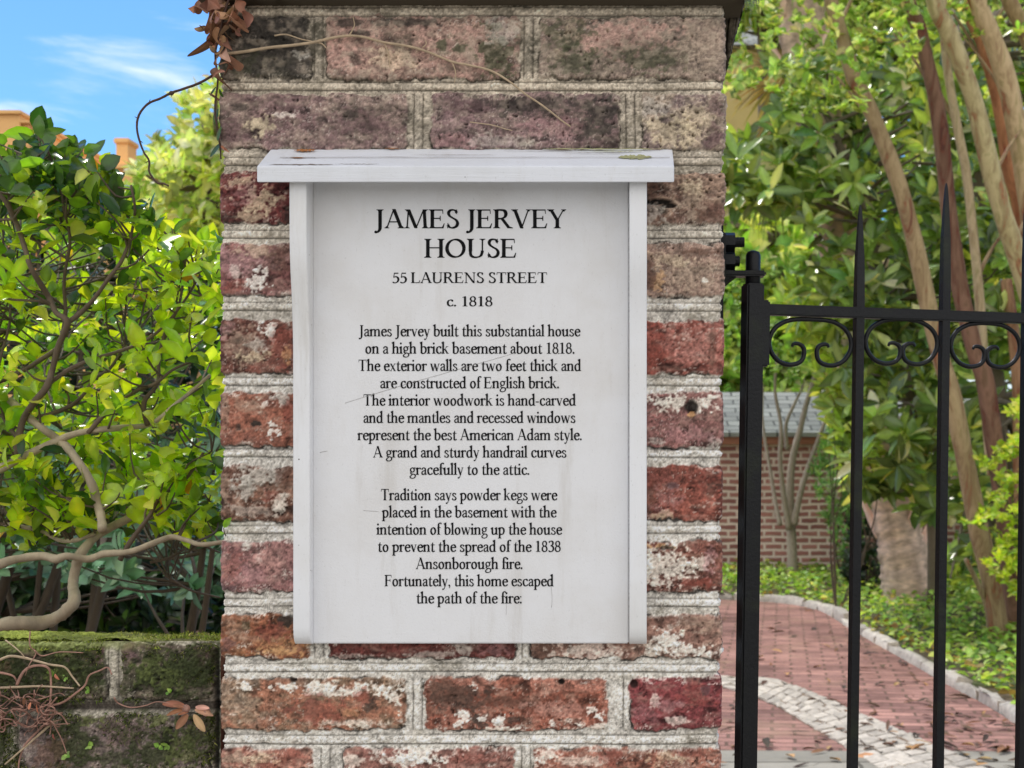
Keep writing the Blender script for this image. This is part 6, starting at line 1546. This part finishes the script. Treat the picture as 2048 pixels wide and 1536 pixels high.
# thick dark stem and a fern under the cap on the right
st = empty('dark_vine_stem', P(1470, 20, .1), 'thick dark mossy vine stem hugging the right side of the pillar under the cap', 'vine')
mb = MB(); tw(mb, [(1474, -20), (1470, 20), (1465, 55), (1459, 90), (1454, 115)], .06, 17, 5, .8, 14)
for q in range(5): tw(mb, [(1472 + rg.normal(0, 5), 0), (1468 + rg.normal(0, 6), 40), (1460 + rg.normal(0, 3), 100)], .05, 5, 2, 2, 30 + q)
mb.build('stem', mat('mossy_bark', color=alb((52, 46, 38)), rough=.95, var=.5, vscale=60, bump=1, bscale=120, c2=alb((92, 84, 70)), c2scale=50), st)
fe = empty('hanging_fern', P(1500, -6, .02), 'small fern drooping from the cap edge at the top right corner of the pillar', 'fern')
for i, (a, b) in enumerate([((1488, -30), (1502, 26)), ((1496, -30), (1514, 14)), ((1484, -30), (1492, 18)), ((1500, -36), (1522, 0))]):
    p0 = np.array(tuple(P(a[0], a[1], .0))); p1 = np.array(tuple(P(b[0], b[1], -.02))); mbx = MB()
    mbx.tube([p0, (p0 + p1) / 2 + np.array([.003, -.004, .002]), p1], [.0006, .0005, .0003], seg=5, sub=3, col=tuple(s2l((90, 100, 60))) + (1,))
    t = np.repeat(np.linspace(.15, 1, 16), 2); sgn = np.tile([1, -1], 16)
    ps = p0 + (p1 - p0) * t[:, None] + np.array([.003, -.004, .002]) * (4 * t * (1 - t))[:, None]
    axv = np.stack([sgn * .9, -.3 * np.ones(32), -.5 * np.ones(32)], 1)
    leaves(mbx, ps, axv, np.tile([[0, -1, .2]], (32, 1)), .010 * (1.15 - t), .0018 * (1.2 - t), palette([(74, 96, 58), (104, 120, 84)], [1, 1], 32, rg), rg)
    mbx.build('fern_frond', m_leaf_d, fe)
# tangle of bare roots on the low wall
tg = empty('root_tangle', P(60, 1420, YW - .02), 'tangle of thin reddish bare roots and twigs clinging to the mossy low wall', 'roots')
RT = [([(0, 1320), (20, 1314), (51, 1317), (98, 1328), (129, 1334), (146, 1353), (160, 1372)], 3), ([(34, 1371), (47, 1342), (68, 1333), (95, 1332), (102, 1355), (101, 1400), (92, 1440), (78, 1462)], 3.2), ([(95, 1412), (125, 1405), (152, 1385), (170, 1370), (180, 1350), (200, 1340), (214, 1337), (222, 1350)], 2.6), ([(0, 1377), (40, 1375), (85, 1372), (146, 1375)], 3), ([(0, 1345), (25, 1350), (36, 1368)], 2.6), ([(68, 1305), (85, 1310), (120, 1304), (165, 1307)], 1.5), ([(12, 1280), (35, 1300), (52, 1316)], 1.5), ([(60, 1262), (58, 1290), (72, 1305), (60, 1330), (50, 1350)], 1.5), ([(229, 1395), (239, 1408), (262, 1415), (290, 1411), (315, 1404), (352, 1409)], 1.6), ([(110, 1440), (75, 1470), (45, 1500), (10, 1530)], 3), ([(78, 1462), (50, 1490), (40, 1520), (36, 1545)], 2.4), ([(105, 1445), (122, 1480), (135, 1505)], 1.6)]
for i, (p_, r_) in enumerate(RT):
    mb = MB(); tw(mb, p_, [YW - .008 - .008 * abs(math.sin(j * 1.3 + i)) for j in range(len(p_))], r_, r_ * .55, 1.2, 50 + i); mb.build('root', m_twigr if i % 3 else m_twig, tg)
for i in range(44):
    cx_, cy_ = rg.uniform(-20, 110), rg.uniform(1385, 1455); a = rg.uniform(0, 6.28); R_1 = rg.uniform(12, 50); cur = rg.normal(0, 1.1)
    pth = [(cx_ + R_1 * t * math.cos(a + cur * t) * 1.25, cy_ + .55 * R_1 * t * math.sin(a + cur * t) + 10 * math.sin(t * 3 + i)) for t in np.linspace(-1, 1, 7)]
    mb = MB(); tw(mb, pth, [YW - .006 - .022 * abs(math.sin(j * .9 + i)) for j in range(7)], rg.uniform(1.0, 2.2), .8, .8, 90 + i); mb.build('root', m_twigr, tg)
for i, (px, py, L) in enumerate([(110, 1355, 16), (73, 1415, 22), (106, 1475, 14), (48, 1402, 18), (62, 1412, 16)]):
    mbx = MB(); leaves(mbx, np.array([tuple(P(px, py - 8, YW - .03))]), np.array([[rg.normal(0, .3), -.2, -1]]), np.array([[rg.normal(0, .5), -1, 0]]), np.array([L * KW]), np.array([L * KW * .2]), palette([(190, 130, 104), (168, 112, 88)], [1, 1], 1, rg), rg, .6); mbx.build('dead_leaf', m_dead, tg)
# dry leaf star in the open joint
ds = empty('dry_leaf_star', P(375, 1418, YW - .012), 'splayed tuft of pale brown dry leaves in the open joint of the low wall', 'dry leaves')
for i, (ax_, ay_, bx, by, wd) in enumerate([(375, 1412, 318, 1402, .18), (374, 1418, 330, 1428, .16), (378, 1425, 350, 1463, .22), (385, 1425, 410, 1466, .22), (386, 1418, 425, 1428, .16), (372, 1414, 345, 1410, .2), (388, 1414, 420, 1416, .2), (380, 1422, 352, 1434, .16)]):
    a = np.array(tuple(P(ax_, ay_, YW - .014))); b = np.array(tuple(P(bx, by, YW - .022 - .006 * (i % 3)))); L = np.linalg.norm(b - a)
    mbx = MB(); leaves(mbx, a[None], (b - a)[None], np.array([[.2 * (-1) ** i, -1, .5]]), np.array([L]), np.array([L * wd * .8]), palette([(196, 150, 118), (176, 128, 98), (208, 166, 134)], [1, 1, 1], 1, rg), rg, .5)
    o = mbx.build('dry_leaf', m_dead, ds); sb_ = o.modifiers.new('smooth', 'SUBSURF'); sb_.levels = 1; sb_.render_levels = 2
for i, (px, py) in enumerate([(372, 1417), (413, 1425)]):
    c = P(px, py, YW - .016); mb = MB(); mb.tube([c + Vector((-.0045, 0, 0)), c + Vector((-.003, 0, 0)), c, c + Vector((.003, 0, 0)), c + Vector((.0045, 0, 0))], [.0008, .0036, .0048, .0036, .0008], seg=9, sub=3); mb.build('seed_pod', m_twigr, ds)
# tiny weeds on the wall face
for i, (px, py) in enumerate([(175, 1380), (318, 1492), (336, 1490), (184, 1492), (135, 1510), (336, 1383), (108, 1343), (132, 1352)]):
    e = None
    c = np.array(tuple(P(px, py, YW - .003))); m_ = 4
    mbx = MB(); an = rg.uniform(0, 6.28, m_)
    leaves(mbx, np.tile(c, (m_, 1)), np.stack([np.cos(an), -.5 * np.ones(m_), np.sin(an)], 1), np.tile([[0, -1, .3]], (m_, 1)), rg.uniform(.004, .009, m_), rg.uniform(.0016, .003, m_), palette([(140, 180, 80), (170, 200, 110)], [1, 1], m_, rg), rg); tag(mbx.build('seedling', m_leaf_m), 'tiny bright green seedling on the mossy face of the low wall', 'seedling', 'seedlings on the low wall')
